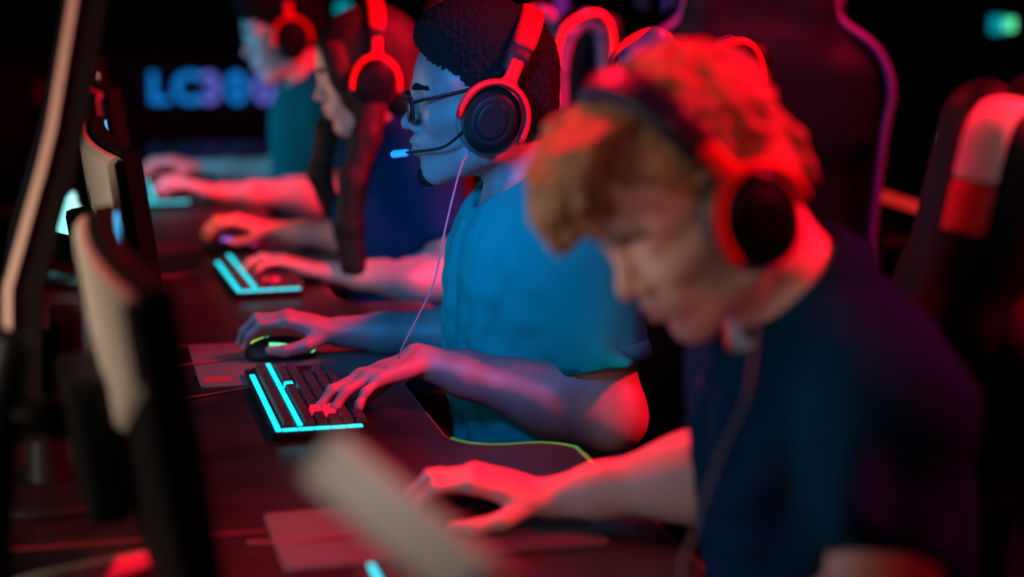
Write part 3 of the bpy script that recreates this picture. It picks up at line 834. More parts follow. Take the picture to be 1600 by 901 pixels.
def chair(x, y, rotz, label, variant='red', group='gaming chairs behind the players', size=1.):
    if not _ch:
        TB, back, wing, trim, wtrim, seat = chair_meshes()
        _ch['TB'] = TB
        _ch['back'] = sdf_mesh('backrest', back, .008); _ch['seat'] = sdf_mesh('seat', seat, .008)
        _ch['wing'] = [sdf_mesh('head_wing', [n for q, n in wing if q == s_], .004) for s_ in (-1, 1)]
        _ch['trim'] = [MB().tube(tr, .009, 8, 6).mesh('piping') for tr in trim]
        _ch['wtrim'] = [MB().tube(tr, .0085, 8, 6).mesh('wing_piping') for tr in wtrim]
        m = MB()
        for k in range(5):
            a = R(72 * k + 20); c, s = math.cos(a), math.sin(a)
            m.tube([(0, 0, .12), (.12 * c, .12 * s, .115), (.3 * c, .3 * s, .085)], [.035, .03, .02], 10, 4)
        _ch['base'] = m.mesh('base')
        _ch['lift'] = MB().lathe([(.03, .1), (.03, .25), (.02, .25), (.02, .34), (.09, .34), (.09, .36)], 20).mesh('gas_lift')
        cs = MB()
        for q in (-1, 1): cs.lathe([(.0001, -.011), (.024, -.011), (.03, -.006), (.03, .006), (.024, .011), (.0001, .011)], 18, Matrix.Translation((0, q * .016, .03)) @ Matrix.Rotation(R(90), 4, 'X'))
        cs.box((-.012, -.004, .03), (.012, .004, .07), .002)
        _ch['caster'] = cs.mesh('caster')
        a = MB(); a.box((-.12, -.035, .62), (.14, .035, .65), .012); a.box((-.03, -.02, .38), (.03, .02, .625), .008); a.box((-.03, -.02, .36), (.03, .12, .39), .006)
        _ch['arm'] = a.mesh('armrest')
    tc = {'red': MAT['chair_red'], 'stripe': MAT['chair_leather'], 'purple': MAT['chair_purple']}[variant]
    def mk(n, me, mt, par):
        me = me.copy(); me.materials.clear(); me.materials.append(mt); o = bpy.data.objects.new(n, me); COL.objects.link(o); o.parent = par; return o
    t = thing('gaming_chair', (x, y, 0), label, 'chair', group, R(180 + rotz)); t.scale = (size, size, size)
    b = mk('backrest', _ch['back'], MAT['chair_leather'], t); mk('seat', _ch['seat'], MAT['chair_leather'], t)
    for i in (0, 1):
        if variant != 'stripe':
            o = mk('piping', _ch['trim'][i], tc, b); o['label'] = 'red edge piping' if variant == 'red' else 'purple edge piping'
        if variant != 'stripe':
            w = mk('head_wing', _ch['wing'][i], MAT['chair_blue'] if variant == 'red' else MAT['chair_leather'], b); w['label'] = 'arched wing beside the headrest'
            mk('wing_piping', _ch['wtrim'][i], tc, b)
        else:
            q = (-1, 1)[i]; TB = _ch['TB']
            w = mk('head_wing', sdf_mesh('head_wing', [cone(TB(.035, q * .15, .745), TB(.045, q * .17, .52), .055, .06, .04), cone(TB(.045, q * .17, .52), TB(.05, q * .2, .30), .06, .055, .04), cone(TB(.0, q * .12, .70), TB(0, q * .12, .55), .05, .05, .05)], .005), MAT['chair_leather'], b)
            n = nz(TB(-.87, .48 * q, 0) - TB(0, 0, 0)); up = TB(0, 0, 1) - TB(0, 0, 0)
            for nm, z0, z1, mt in () if q < 0 else (('white_stripe', .83, .712, 'chair_white'), ('red_stripe', .710, .655, 'chair_red'), ('white_stripe', .50, .41, 'chair_white')):
                m_ = TB(.041, q * .158, .7) if z0 > .55 else TB(.046, q * .18, .45)
                mk('stripe', sdf_mesh('stripe', [cone(TB(.035, q * .15, .745), TB(.045, q * .17, .52), .0585, .0635, .04), cone(TB(.045, q * .17, .52), TB(.05, q * .2, .30), .0635, .0585, .04),
                    half(TB(.04, 0, z1), -up, .002), half(TB(.04, 0, z0), up, .002), half(m_ + n * .026, n, .002), half(m_ - n * .026, -n, .002)], .003), MAT[mt], w)['label'] = nm.replace('_', ' ') + ' on the wing'
        if variant == 'stripe': continue
        a = mk('armrest', _ch['arm'], MAT['black_plastic'], t); a.location = (-.02, (-1, 1)[i] * .33, 0)
        if i: a.rotation_euler = (0, 0, math.pi); a.location.x = -.02
    mk('base', _ch['base'], MAT['dark_metal'], t); mk('gas_lift', _ch['lift'], MAT['dark_metal'], t)
    for k in range(5):
        c = mk('caster', _ch['caster'], MAT['black_plastic'], t); an = R(72 * k + 20); c.location = (.3 * math.cos(an), .3 * math.sin(an), 0); c.rotation_euler = (0, 0, an)
    return t, b
WHO='ABCD'
# ------------------------------------------------------------------ hair
def hair_b(W, M, s, root, res=.0022):
    """short tight curls, faded at the sides"""
    w1, w2 = Waves(3, 620, 16), Waves(4, 1100, 14)
    N = [ell(W(-.010, 0, .064), V(.104, .0815, .094) * s, M, .01), ell(W(.02, 0, .11), V(.075, .066, .05) * s, M, .03), ell(W(-.06, 0, .0), V(.05, .071, .07) * s, M, .03),
         half(W(.038, 0, .024), M @ V(.80, 0, -.60), .006), half(W(-.06, 0, -.03), M @ V(.35, 0, -1), .012), half(W(.096, 0, .08), M @ V(1, 0, -.1), .012)]
    me = sdf_mesh('hair', N, res, disp=lambda P: .003 * w1(P) + .0014 * w2(P), damp=.008, relax=1)
    return wpart('hair', me, MAT['hair_black'], root)
def lock(W, pts, r0, r1, k=.006):
    P = [W(*p) for p in pts]; out = []; n = len(P) - 1
    for i in range(n): out.append(cone(P[i], P[i + 1], r0 + (r1 - r0) * i / n, r0 + (r1 - r0) * (i + 1) / n, k))
    return out
def hair_a(W, M, s, root):
    """thick wavy hair with a curly fringe falling over the forehead"""
    g = random.Random(11); w1 = Waves(21, 160, 12, (1, 1, 1)); w2 = Waves(22, 420, 12)
    N = [ell(W(-.012, 0, .060), V(.104, .082, .083) * s, M, .01), ell(W(-.05, 0, -.005), V(.054, .073, .068) * s, M, .03),
         half(W(.045, 0, .036), M @ V(.80, 0, -.60), .008), half(W(-.06, 0, -.065), M @ V(.3, 0, -1), .012), ell(W(.108, .022, .058), V(.042, .046, .045) * s, M, .012, 's')]
    for i in range(110):                                  # fringe: wavy locks swept forward over the forehead
        y = g.uniform(-.072, .05); e = g.uniform(0, .034); sw = g.uniform(-.014, .014); a = math.cos(y / .085 * 1.2)
        dr = g.uniform(.0, .02) if y < .0 else g.uniform(-.02, .0); k_ = g.uniform(-.006, .006)
        N += lock(W, [(.03 * a, y * .85, .126), ((.082 + e * .3) * a, y + sw * .3, .124 + e * .35), ((.100 + e * .7) * a, y + sw, .110 + e * .3 + k_), ((.110 + e) * a, y + sw * 1.6, .094 - dr * .4 + e * .1), ((.108 + e * .9) * a, y + sw * .6, .080 - dr), ((.114 + e) * a, y - sw * .4, .068 - dr + k_)], .0078 * s, .003 * s, .0035)
    for i in range(150):                                  # waves over the crown and sides
        th = g.uniform(-2.4, 2.4); ph = g.uniform(.1, 1.4); w_ = g.uniform(.08, .2); f_ = g.uniform(1.4, 2.4)
        pts = []
        for j in range(6):
            p = ph + j * .11; q = th + w_ * math.sin(j * f_ + i) * min(1, .4 + p)
            if math.cos(q) < -.3 and p > .85: break
            rx = 1. + .035 * math.sin(j * f_ * 1.1 + i * 1.3)
            pts.append((-.012 - .105 * rx * math.sin(p) * math.cos(q), .088 * rx * math.sin(p) * math.sin(q),   .062 + .084 * rx * math.cos(p)))
        if len(pts) > 2: N += lock(W, pts, .0075 * s, .004 * s, .004)
    for i in range(14):                                   # loose ends at the nape
        y = g.uniform(-.05, .05)
        N += lock(W, [(-.098, y * .9, .03), (-.104, y, .0), (-.098, y, -.03), (-.096 - g.uniform(0, .01), y, -.05)], .009 * s, .003 * s, .006)
    me = sdf_mesh('hair', N, .0032, disp=lambda P: .0035 * w1(P) + .0012 * w2(P), damp=.006, relax=1)
    return wpart('hair', me, MAT['hair_ginger'], root)
def hair_c(W, M, s, root, p):
    """long straight hair, parted, falling in front of the shoulders"""
    w1 = Waves(31, 300, 12, (1, 1, .08)); g = random.Random(5)
    N = [ell(W(-.012, 0, .052), V(.108, .087, .094) * s, M, .01), ell(W(-.05, 0, -.03), V(.062, .081, .1) * s, M, .04),
         half(W(.062, 0, -.02), M @ V(.93, 0, -.36), .008)]
    for top, ends, r0, r1, wide in p['hair_fall']:          # flat falling sheets of hair
        P = [W(*top)] + [W(*e[1:]) if len(e) == 4 else np.asarray(e) for e in ends]; n_ = len(P) - 1
        for u in (-1, -.5, 0, .5, 1):
            for j in range(n_):
                o0, o1 = V(-u * wide[0], u * wide[1], 0) * lerp(.5, 1., j / n_), V(-u * wide[0], u * wide[1], 0) * lerp(.5, 1., (j + 1) / n_)
                N.append(cone(P[j] + o0, P[j + 1] + o1, lerp(r0, r1, j / n_), lerp(r0, r1, (j + 1) / n_), .02))
    me = sdf_mesh('hair', N, .0038, disp=lambda P: .0024 * w1(P), damp=.004, relax=1)
    return wpart('hair', me, MAT['hair_brown'], root)
def hair_d(W, M, s, root):
    w1 = Waves(41, 260, 12)
    N = [ell(W(-.012, 0, .062), V(.11, .086, .095) * s, M, .01), ell(W(-.055, 0, .0), V(.055, .075, .075) * s, M, .03), ell(W(.05, 0, .115), V(.06, .06, .035) * s, M, .03),
         half(W(.045, 0, .0), M @ V(.80, 0, -.60), .008), half(W(-.06, 0, -.06), M @ V(.3, 0, -1), .012)]
    return wpart('hair', sdf_mesh('hair', N, .004, disp=lambda P: .0035 * w1(P), damp=.005, relax=1), MAT['hair_black'], root)

# ------------------------------------------------------------------ the four players
DN = V(0, 0, -1)
GROUP = None
# the player in glasses (sharp in the photograph)
B = dict(label='person in glasses and polo shirt lit bright blue, hands on mouse and keyboard', seed=5, res=.0033,
         head=V(.655, 2.85, 1.178), rot=(-9, 3, 0), hs=1.06, neck=V(.735, 2.85, 1.03), hip=V(.765, 2.85, .54), fwd=V(-1, 0, 0),
         sh=[V(.765, 2.675, .985), V(.755, 3.03, .985)], el=[V(.80, 2.625, .735), V(.76, 3.075, .765)],
         wr=[V(.525, 2.735, .812), V(.462, 3.10, .783)], kn=[V(.440, 2.705, .797), V(.376, 3.115, .810)],
         pn=[V(-.2, -.1, -1), DN], th=[V(0, 1, -.1), V(0, -1, -.1)], pose=[KEYS_POSE, MOUSE_POSE], skin=MAT['skin_dark'], cloth=MAT['polo'], brow=MAT['hair_black'], lips=MAT['lips_dark'],
         loose=.019, slw=.072, slv=.70, ar=1.04, crease=.003, bend=0.,
         folds=[(.93, 30, .30, 12, .010), (.90, 48, .22, 28, .012), (.86, 62, .40, 30, .011), (.84, 72, .15, 45, .014), (.80, 80, .30, 62, .012), (.74, 86, .10, 74, .014), (.66, 95, .20, 98, .012), (.90, 8, .40, -4, .009), (.50, 20, .10, 50, .011), (.62, 40, .44, 70, .009), (.34, 55, .18, 100, .012), (.86, -30, .3, -14, .01), (.30, 10, .05, 30, .012)],
         sfolds=[[(V(.71, 2.65, .93), V(.765, 2.60, .82), .012, .016, .02), (V(.70, 2.665, .88), V(.77, 2.585, .85), .008, .01, .02), (V(.72, 2.64, .84), V(.80, 2.555, .83), .008, .01, .02)], []])
A = dict(label='person with ginger hair leaning far forward in dark polo shirt, hand over black mouse', seed=9, res=.0036,
         head=V(.639, 1.803, 1.177), rot=(12.6, 37.5, 2.7), hs=1.05, neck=V(.75, 1.80, 1.05), hip=V(.84, 1.95, .54), fwd=V(-1, 0, 0), neckr=.055,
         sh=[V(.785, 1.635, .985), V(.785, 1.985, .985)], el=[V(.725, 1.53, .78), V(.80, 2.04, .82)],
         wr=[V(.49, 1.66, .80), V(.570, 2.13, .772)], kn=[V(.41, 1.70, .79), V(.480, 2.152, .802)],
         pn=[DN, V(-.15, -.1, -1)], th=[V(0, 1, -.1), V(0, -1, -.15)], pose=[KEYS_POSE, MOUSE_POSE], skin=MAT['skin_pale'], cloth=MAT['polo_shaded'], brow=MAT['brow_ginger'], lips=MAT['lips_pale'],
         loose=.022, slw=.058, slv=.60, crease=.0018, bend=.045, build=1.03,
         folds=[(.90, 30, .40, 10, .014), (.86, 48, .30, 26, .016), (.80, 66, .36, 40, .016), (.76, 80, .20, 62, .018), (.66, 92, .25, 90, .016), (.88, 5, .5, -8, .012), (.60, 30, .30, 64, .013), (.92, 60, .70, 30, .012)],
         sfolds=[[(V(.74, 1.60, 1.0), V(.70, 1.53, .92), .02, .02, .03)], []])
C = dict(label='long-haired person with hair falling over the chest, dark polo shirt and headset', seed=13, res=.0042, female=True,
         head=V(.650, 3.885, 1.152), rot=(-3, 14, 0), hs=1.0, neck=V(.715, 3.885, 1.025), hip=V(.745, 3.885, .54), fwd=V(-1, 0, 0), neckr=.047, build=.88, bust=True, ar=.86,
         sh=[V(.735, 3.735, .985), V(.735, 4.03, .985)], el=[V(.80, 3.69, .745), V(.74, 4.16, .76)],
         wr=[V(.541, 3.80, .760), V(.486, 4.25, .777)], kn=[V(.458, 3.835, .782), V(.405, 4.255, .806)],
         pn=[DN, DN], th=[V(0, 1, -.1), V(0, -1, -.1)], pose=[KEYS_POSE, MOUSE_POSE], skin=MAT['skin_tan'], cloth=MAT['polo_shaded'], brow=MAT['hair_brown'], lips=MAT['lips_pale'], hands=.93,
         loose=.016, slw=.058, slv=.6, folds=[(.86, 60, .3, 30, .012), (.8, 80, .3, 70, .012), (.9, 30, .3, 10, .012)])
D = dict(label='farthest person, pale lit face under dark hair, both hands near a keyboard', seed=17, res=.005,
         head=V(.622, 5.04, 1.178), rot=(0, 17, 0), hs=1.04, neck=V(.70, 5.05, 1.04), hip=V(.745, 5.05, .54), fwd=V(-1, 0, 0),
         sh=[V(.725, 4.88, .985), V(.72, 5.22, .985)], el=[V(.765, 4.89, .755), V(.74, 5.28, .77)],
         wr=[V(.435, 4.985, .768), V(.408, 5.385, .788)], kn=[V(.35, 5.02, .79), V(.328, 5.385, .812)],
         pn=[DN, DN], th=[V(0, 1, -.1), V(0, -1, -.1)], pose=[KEYS_POSE, MOUSE_POSE], skin=MAT['skin_pale'], cloth=MAT['polo'], brow=MAT['hair_black'], lips=MAT['lips_pale'],
         loose=.016, slv=.6)
C['hair_fall'] = [((.064, .060, .07), [('w', .060, .070, .02), ('w', .046, .074, -.03), ('w', .028, .076, -.08), V(.625, 3.79, 1.03)], .013, .012, (.006, .004)), ((.0, .082, -.02), [(.625, 3.775, 1.04), (.595, 3.765, .95), (.585, 3.76, .86), (.59, 3.755, .775)], .014, .010, (.013, .010)),
                  ((.03, -.082, -.02), [(.575, 3.98, 1.03), (.555, 3.97, .94), (.58, 3.97, .86)], .014, .006, (.012, .012)),
                  ((-.07, .05, -.06), [(.74, 3.83, 1.03), (.815, 3.85, .95), (.835, 3.86, .80)], .024, .015, (.02, .03)), ((-.07, -.05, -.06), [(.74, 3.93, 1.03), (.815, 3.92, .95), (.835, 3.91, .80)], .024, .015, (.02, .03))]
PEOPLE = {}
def build_people():
    for nm, p in (('B', B), ('A', A), ('C', C), ('D', D)):
        if nm not in WHO: continue
        r = person(p); PEOPLE[nm] = r; root, W, M, tips, body, shirt = r; s = p.get('hs', 1.)
        if nm == 'B':
            hair_b(W, M, s, root)
            w = Waves(8, 700, 12)
            wpart('beard', sdf_mesh('beard', [ell(W(.084, 0, -.098), V(.016, .02, .011) * s, M, .01), ell(W(.094, 0, -.09), V(.0075, .014, .011) * s, M, .008)], .0018, disp=lambda P: .0018 * w(P), damp=.003, relax=1), MAT['hair_black'], root)
            headset(p, W, M, s, 27, 'headset with lit microphone worn by the person in glasses', mic=(.121, .012, -.056), res=.002, back=-.008,
                    cable=[at(718, 268, y=2.72), at(695, 360, y=2.70), at(678, 440, y=2.69), at(650, 500, y=2.685), at(632, 535, y=2.68), at(622, 560, y=2.68)])
            glasses(W, M, s)
        elif nm == 'A':
            hair_a(W, M, s, root)
            headset(p, W, M, s, -2, 'large headset on the tousled ginger hair, with a dark blue band', res=.0026, cup=1.0, top=.150, mat_cover='blue_leather', cover_label='dark blue cover on top of the band',
                    cable=[at(1192, 450, y=1.665), at(1178, 540, y=1.64), at(1165, 620, y=1.62), at(1130, 700, y=1.62), at(1105, 765, y=1.63), at(1082, 840, y=1.64), at(1066, 905, y=1.64), V(.60, 1.62, .745)])
        elif nm == 'C':
            hair_c(W, M, s, root, p)
            headset(p, W, M, s, 18, 'headset with red forks worn over the long dark hair', res=.003)
        else:
            hair_d(W, M, s, root)
            headset(p, W, M, s, 12, 'headset of the farthest player, at the top edge of the picture', res=.0035)
def glasses(W, M, s):
    W0 = W; W = lambda x, y, z: W0(x, y, z + .022 - (x + .01) * .20)   # slid a little down the nose
    t = thing('glasses', W(.1, 0, .016), 'black framed glasses on the face of the player in blue', 'glasses')
    fr = MAT['black_gloss']
    for q in (-1, 1):
        pts = []
        for i in range(25):
            a = 6.2832 * i / 24; c, n = math.cos(a), math.sin(a)
            e = lambda v: math.copysign(abs(v) ** .6, v)
            pts.append(W(.1105 - .0045 * abs(e(c)) * (1 if c * q > 0 else 0) * 1.5, q * .032 + .026 * e(c), .012 + .0185 * e(n)))
        wpart('rim', MB().tube(pts, .0017, 8, 0, False).mesh('rim'), fr, t)
        m = MB(); ctr = m.bm.verts.new(lerp(pts[0], pts[12], .5)); vs = [m.bm.verts.new(x) for x in pts[:-1]]
        for i in range(24): m.bm.faces.new((ctr, vs[i], vs[(i + 1) % 24]))
        o = wpart('lens', m.mesh('lens', True), MAT['lens_glass'], t)
        md = o.modifiers.new('thick', 'SOLIDIFY'); md.thickness = .0012
        hinge = pts[2] if q > 0 else pts[10]
        wpart('temple', MB().tube([W(.1035, q * .0585, .021), W(.09, q * .0665, .022), W(.05, q * .0735, .021), (W(.01, q * .0755, .019)), W(-.012, q * .0755, .006)], [.0024, .0026, .0024, .0022, .002], 8, 5).mesh('temple'), fr, t)
    wpart('bridge', MB().tube([W(.1105, -.007, .018), W(.114, 0, .0215), W(.1105, .007, .018)], .0016, 8, 5).mesh('bridge'), fr, t)

# ------------------------------------------------------------------ monitors
def monitor(x, y, rotz, label, smat, ztop=1.2, tilt=7.7, hh=.175, group='monitors along the row of players'):
    """local +x is the way the screen faces; root on the desk"""
    t = thing('monitor', (x, y, DESK), label, 'monitor', group, R(rotz))
    T = Matrix.Translation((.02, 0, ztop - DESK - hh + .005)) @ Matrix.Rotation(R(-tilt), 4, 'Y'); hw = .26
    def bent(lo, hi, bev, n=10, curve=.015, vee=0.):
        """slab bent round a gentle curve, laid in y"""
        G = []
        y0, y1 = lo[1], hi[1]; m = MB()
        rows = []
        for i in range(n + 1):
            yy = y0 + (y1 - y0) * i / n; dx = curve * (yy / hw) ** 2
            zl = lo[2] - vee * (1 - abs(yy) / hw)
            rows.append([(lo[0] + dx, yy, zl + bev), (lo[0] + dx + bev, yy, zl), (hi[0] + dx - bev, yy, zl), (hi[0] + dx, yy, zl + bev), (hi[0] + dx, yy, hi[2] - bev), (hi[0] + dx - bev, yy, hi[2]), (lo[0] + dx + bev, yy, hi[2]), (lo[0] + dx, yy, hi[2] - bev)])
        m.grid(rows, True); m.bm.verts.ensure_lookup_table()
        m.bm.faces.new([m.bm.verts[k] for k in range(8)]); m.bm.faces.new([m.bm.verts[n * 8 + k] for k in range(8)][::-1])
        bmesh.ops.transform(m.bm, matrix=T, verts=m.bm.verts)
        return m.mesh('x', False)
    fr = link('frame', bent((-.012, -hw, -hh), (.012, hw, hh), .003), MAT['black_plastic'], t)
    o = link('screen', bent((.0122, -hw + .008, -hh + .018), (.0135, hw - .008, hh - .008), .0002), smat, t); o['label'] = 'lit screen'
    o = link('back_panel', bent((-.034, -hw + .012, hh - .085), (-.0105, hw - .012, hh - .006), .008, vee=.125 * hh / .175), MAT['silver'], fr); o['label'] = 'pale grey upper back panel'
    link('back_cover', bent((-.024, -hw + .006, -hh + .006), (-.0105, hw - .006, hh - .012), .006), MAT['black_plastic'], fr)
    m = MB(); m.box((-.075, -.07, -.10), (-.030, .07, .05), .012, T); link('hinge', m.mesh('hinge'), MAT['black_plastic'], t)
    link('stand_column', MB().tube([(-.14, 0, .015), (-.135, 0, .12), (-.12, 0, .24), (-.10, 0, .32)], [.026, .024, .022, .02], 14, 5).mesh('stand_column'), MAT['black_plastic'], t)
    m = MB(); m.tube([(-.118, 0, .245), (-.05, 0, ztop - DESK - .175)], .02, 12, 0); o = link('stand_arm', m.mesh('stand_arm'), MAT['black_plastic'], t)
    for q in (-1, 1):
        m = MB(); m.tube([(-.15, 0, .035), (-.08, q * .07, .03), (.02, q * .17, .013), (.06, q * .21, .009)], [.02, .018, .013, .008], 12, 5); o = link('stand_leg', m.mesh('stand_leg'), MAT['silver'], t); o['label'] = 'pale grey splayed foot'
    return t

def far_side_monitor():
    """monitor of the opposite side of the row: its curved back is turned to the players, its edge to the camera"""
    t = thing('monitor', (-.03, 2.41, DESK), 'tall black curved monitor seen edge-on, its pale rim catching the light', 'monitor')
    def prof(z): return float(np.interp(z, [.80, .877, 1.045, 1.213, 1.366, 1.52], [-.068, -.066, -.058, -.004, .028, .056]))
    def slab(y0, y1, t0, t1, mat, name, par, z0=.86, z1=1.50, n=14, lab=None):
        rows = []
        for i in range(n + 1):
            z = z0 + (z1 - z0) * i / n; x = prof(z)
            rows.append([(x + t0, y0, z), (x + t1, y0, z), (x + t1, y1, z), (x + t0, y1, z)])
        m = MB(); m.grid(rows, True); m.bm.verts.ensure_lookup_table()
        m.bm.faces.new([m.bm.verts[k] for k in range(4)]); m.bm.faces.new([m.bm.verts[n * 4 + k] for k in range(4)][::-1])
        o = wpart(name, m.mesh(name, False), mat, par)
        if lab: o['label'] = lab
        return o
    fr = slab(2.21, 2.62, .010, .042, MAT['black_plastic'], 'back_cover', t)
    slab(2.205, 2.625, -.002, .0095, MAT['silver'], 'rim', fr, z0=.86, z1=1.505, lab='pale rim round the panel')
    slab(2.215, 2.615, -.004, -.0022, MAT['black_gloss'], 'screen', t, z0=.875, z1=1.49)
    m = MB(); m.tube([(-.02, 2.41, .755), (-.02, 2.41, .82), (-.005, 2.41, .95)], [.03, .024, .02], 14, 5); wpart('stand_column', m.mesh('stand_column'), MAT['black_plastic'], t)
    m = MB(); m.lathe([(.12, .0), (.12, .008), (.1, .014), (.03, .02)], 32, Matrix.Translation((-.02, 2.41, DESK))); wpart('stand_foot', m.mesh('stand_foot'), MAT['black_plastic'], t)
    m = MB(); m.box((-.01, 2.37, .90), (.03, 2.45, .98), .01); wpart('hinge', m.mesh('hinge'), MAT['black_plastic'], t)
def boom_arm():
    """pale grey arm leaning in over the near desk, clamped to its front edge"""
    t = thing('boom_arm', (.43, .95, DESK), 'blurred pale grey arm bar leaning over the desk in the near foreground', 'boom arm')
    a, b, c = at(512, 722, y=1.25), at(780, 945, y=1.13), V(.43, .95, .80)
    def bar(p, q, w, h, name, mat):
        F = frame(q - p, V(-.6, -1, .5)); L = np.linalg.norm(q - p)
        return wpart(name, sdf_mesh(name, [rbox(lerp(p, q, .5), (h / 2, w / 2, L / 2 + .01), .006, F, .004)], .004), mat, t)
    bar(a, b, .046, .016, 'upper_arm', MAT['silver']); bar(b, c, .04, .02, 'lower_arm', MAT['silver'])
    for q, n in ((b, 'elbow_joint'), (c, 'base_joint')):
        m = MB(); m.lathe([(.001, -.02), (.02, -.02), (.022, -.016), (.022, .016), (.02, .02), (.001, .02)], 20, Matrix.Translation(q) @ Matrix.Rotation(R(90), 4, 'X')); wpart(n, m.mesh(n), MAT['black_plastic'], t)
    m = MB(); m.tube([c, (.43, .95, .745)], .014, 12, 0); m.box((.40, .92, .7405), (.46, .98, .752), .004); wpart('clamp', m.mesh('clamp'), MAT['black_plastic'], t)
def tower(name, loc, rotz, label, fans, size=(.2, .42, .42), fm='cyan_white', strip=None):
    """computer tower, lit fans on its local -x side"""
    t = thing(name, loc, label, 'computer', None, R(rotz)); w, d, h = size
    link('case', MB().box((-w / 2, -d / 2, .012), (w / 2, d / 2, h), .006).mesh('case'), MAT['black_plastic'], t)
    for a in (-1, 1):
        for b in (-1, 1): link('foot', MB().box((a * w * .4 - .015, b * d * .42 - .015, 0), (a * w * .4 + .015, b * d * .42 + .015, .014), .002).mesh('foot'), MAT['black_plastic'], t)
    for (side, u, z, r) in fans:          # side 'y': the short face turned to the camera
        Mx = Matrix.Translation((u, -d / 2 - .001, z)) @ Matrix.Rotation(R(90), 4, 'X') if side == 'y' else Matrix.Translation((-w / 2 - .001, u, z)) @ Matrix.Rotation(R(-90), 4, 'Y')
        m = MB(); m.lathe([(r * .9, 0), (r, .003), (r * 1.08, .003), (r * 1.12, 0)], 32, Mx); o = link('fan_ring', m.mesh('fan_ring'), MAT['black_plastic'], t)
        m = MB(); m.lathe([(.0001, .0016), (r * .3, .0016), (r * .32, .001), (r * .9, .001), (r * .9, 0)], 32, Mx); q = link('lit_fan', m.mesh('lit_fan'), MAT[fm], o); q['label'] = 'glowing fan'
    if strip:
        q = link('light_strip', MB().box((strip[0], -d / 2 - .003, strip[2]), (strip[1], -d / 2, strip[3]), .001).mesh('light_strip'), MAT[strip[4]], t); q['label'] = 'lit strip on the front'
    return t
def sign():
    t = thing('counter', (.95, 7.35, 0), 'long dark counter at the far end of the room, carrying blue letters', 'counter')
    wpart('body', MB().box((-.35, 7.15, 0), (2.2, 7.55, .98), .01).mesh('body'), MAT['wall'], t)
    wpart('top', MB().box((-.38, 7.12, .98), (2.23, 7.58, 1.01), .005).mesh('top'), MAT['black_gloss'], t)
    r = thing('lit_sign', at(330, 160, y=7.13), 'row of glowing blue letters reading LC300 on the dark counter', 'sign')
    x = None
    for ch, px, col in (('L', 232, 'blue_letters'), ('C', 270, 'blue_letters'), ('3', 313, 'violet_letters'), ('0', 354, 'blue_letters'), ('0', 397, 'violet_letters')):
        cu = bpy.data.curves.new('c', 'FONT'); cu.body = ch; cu.size = .158; cu.extrude = .008; cu.offset = .004
        o = bpy.data.objects.new('c', cu); COL.objects.link(o); dg = bpy.context.evaluated_depsgraph_get()
        me = bpy.data.meshes.new_from_object(o.evaluated_get(dg)); bpy.data.objects.remove(o)
        me.materials.clear()
        me.transform(Matrix.Translation(at(px, 160, y=7.135)) @ Matrix.Rotation(R(90), 4, 'X'))
        wpart('letter', me, MAT[col], r)
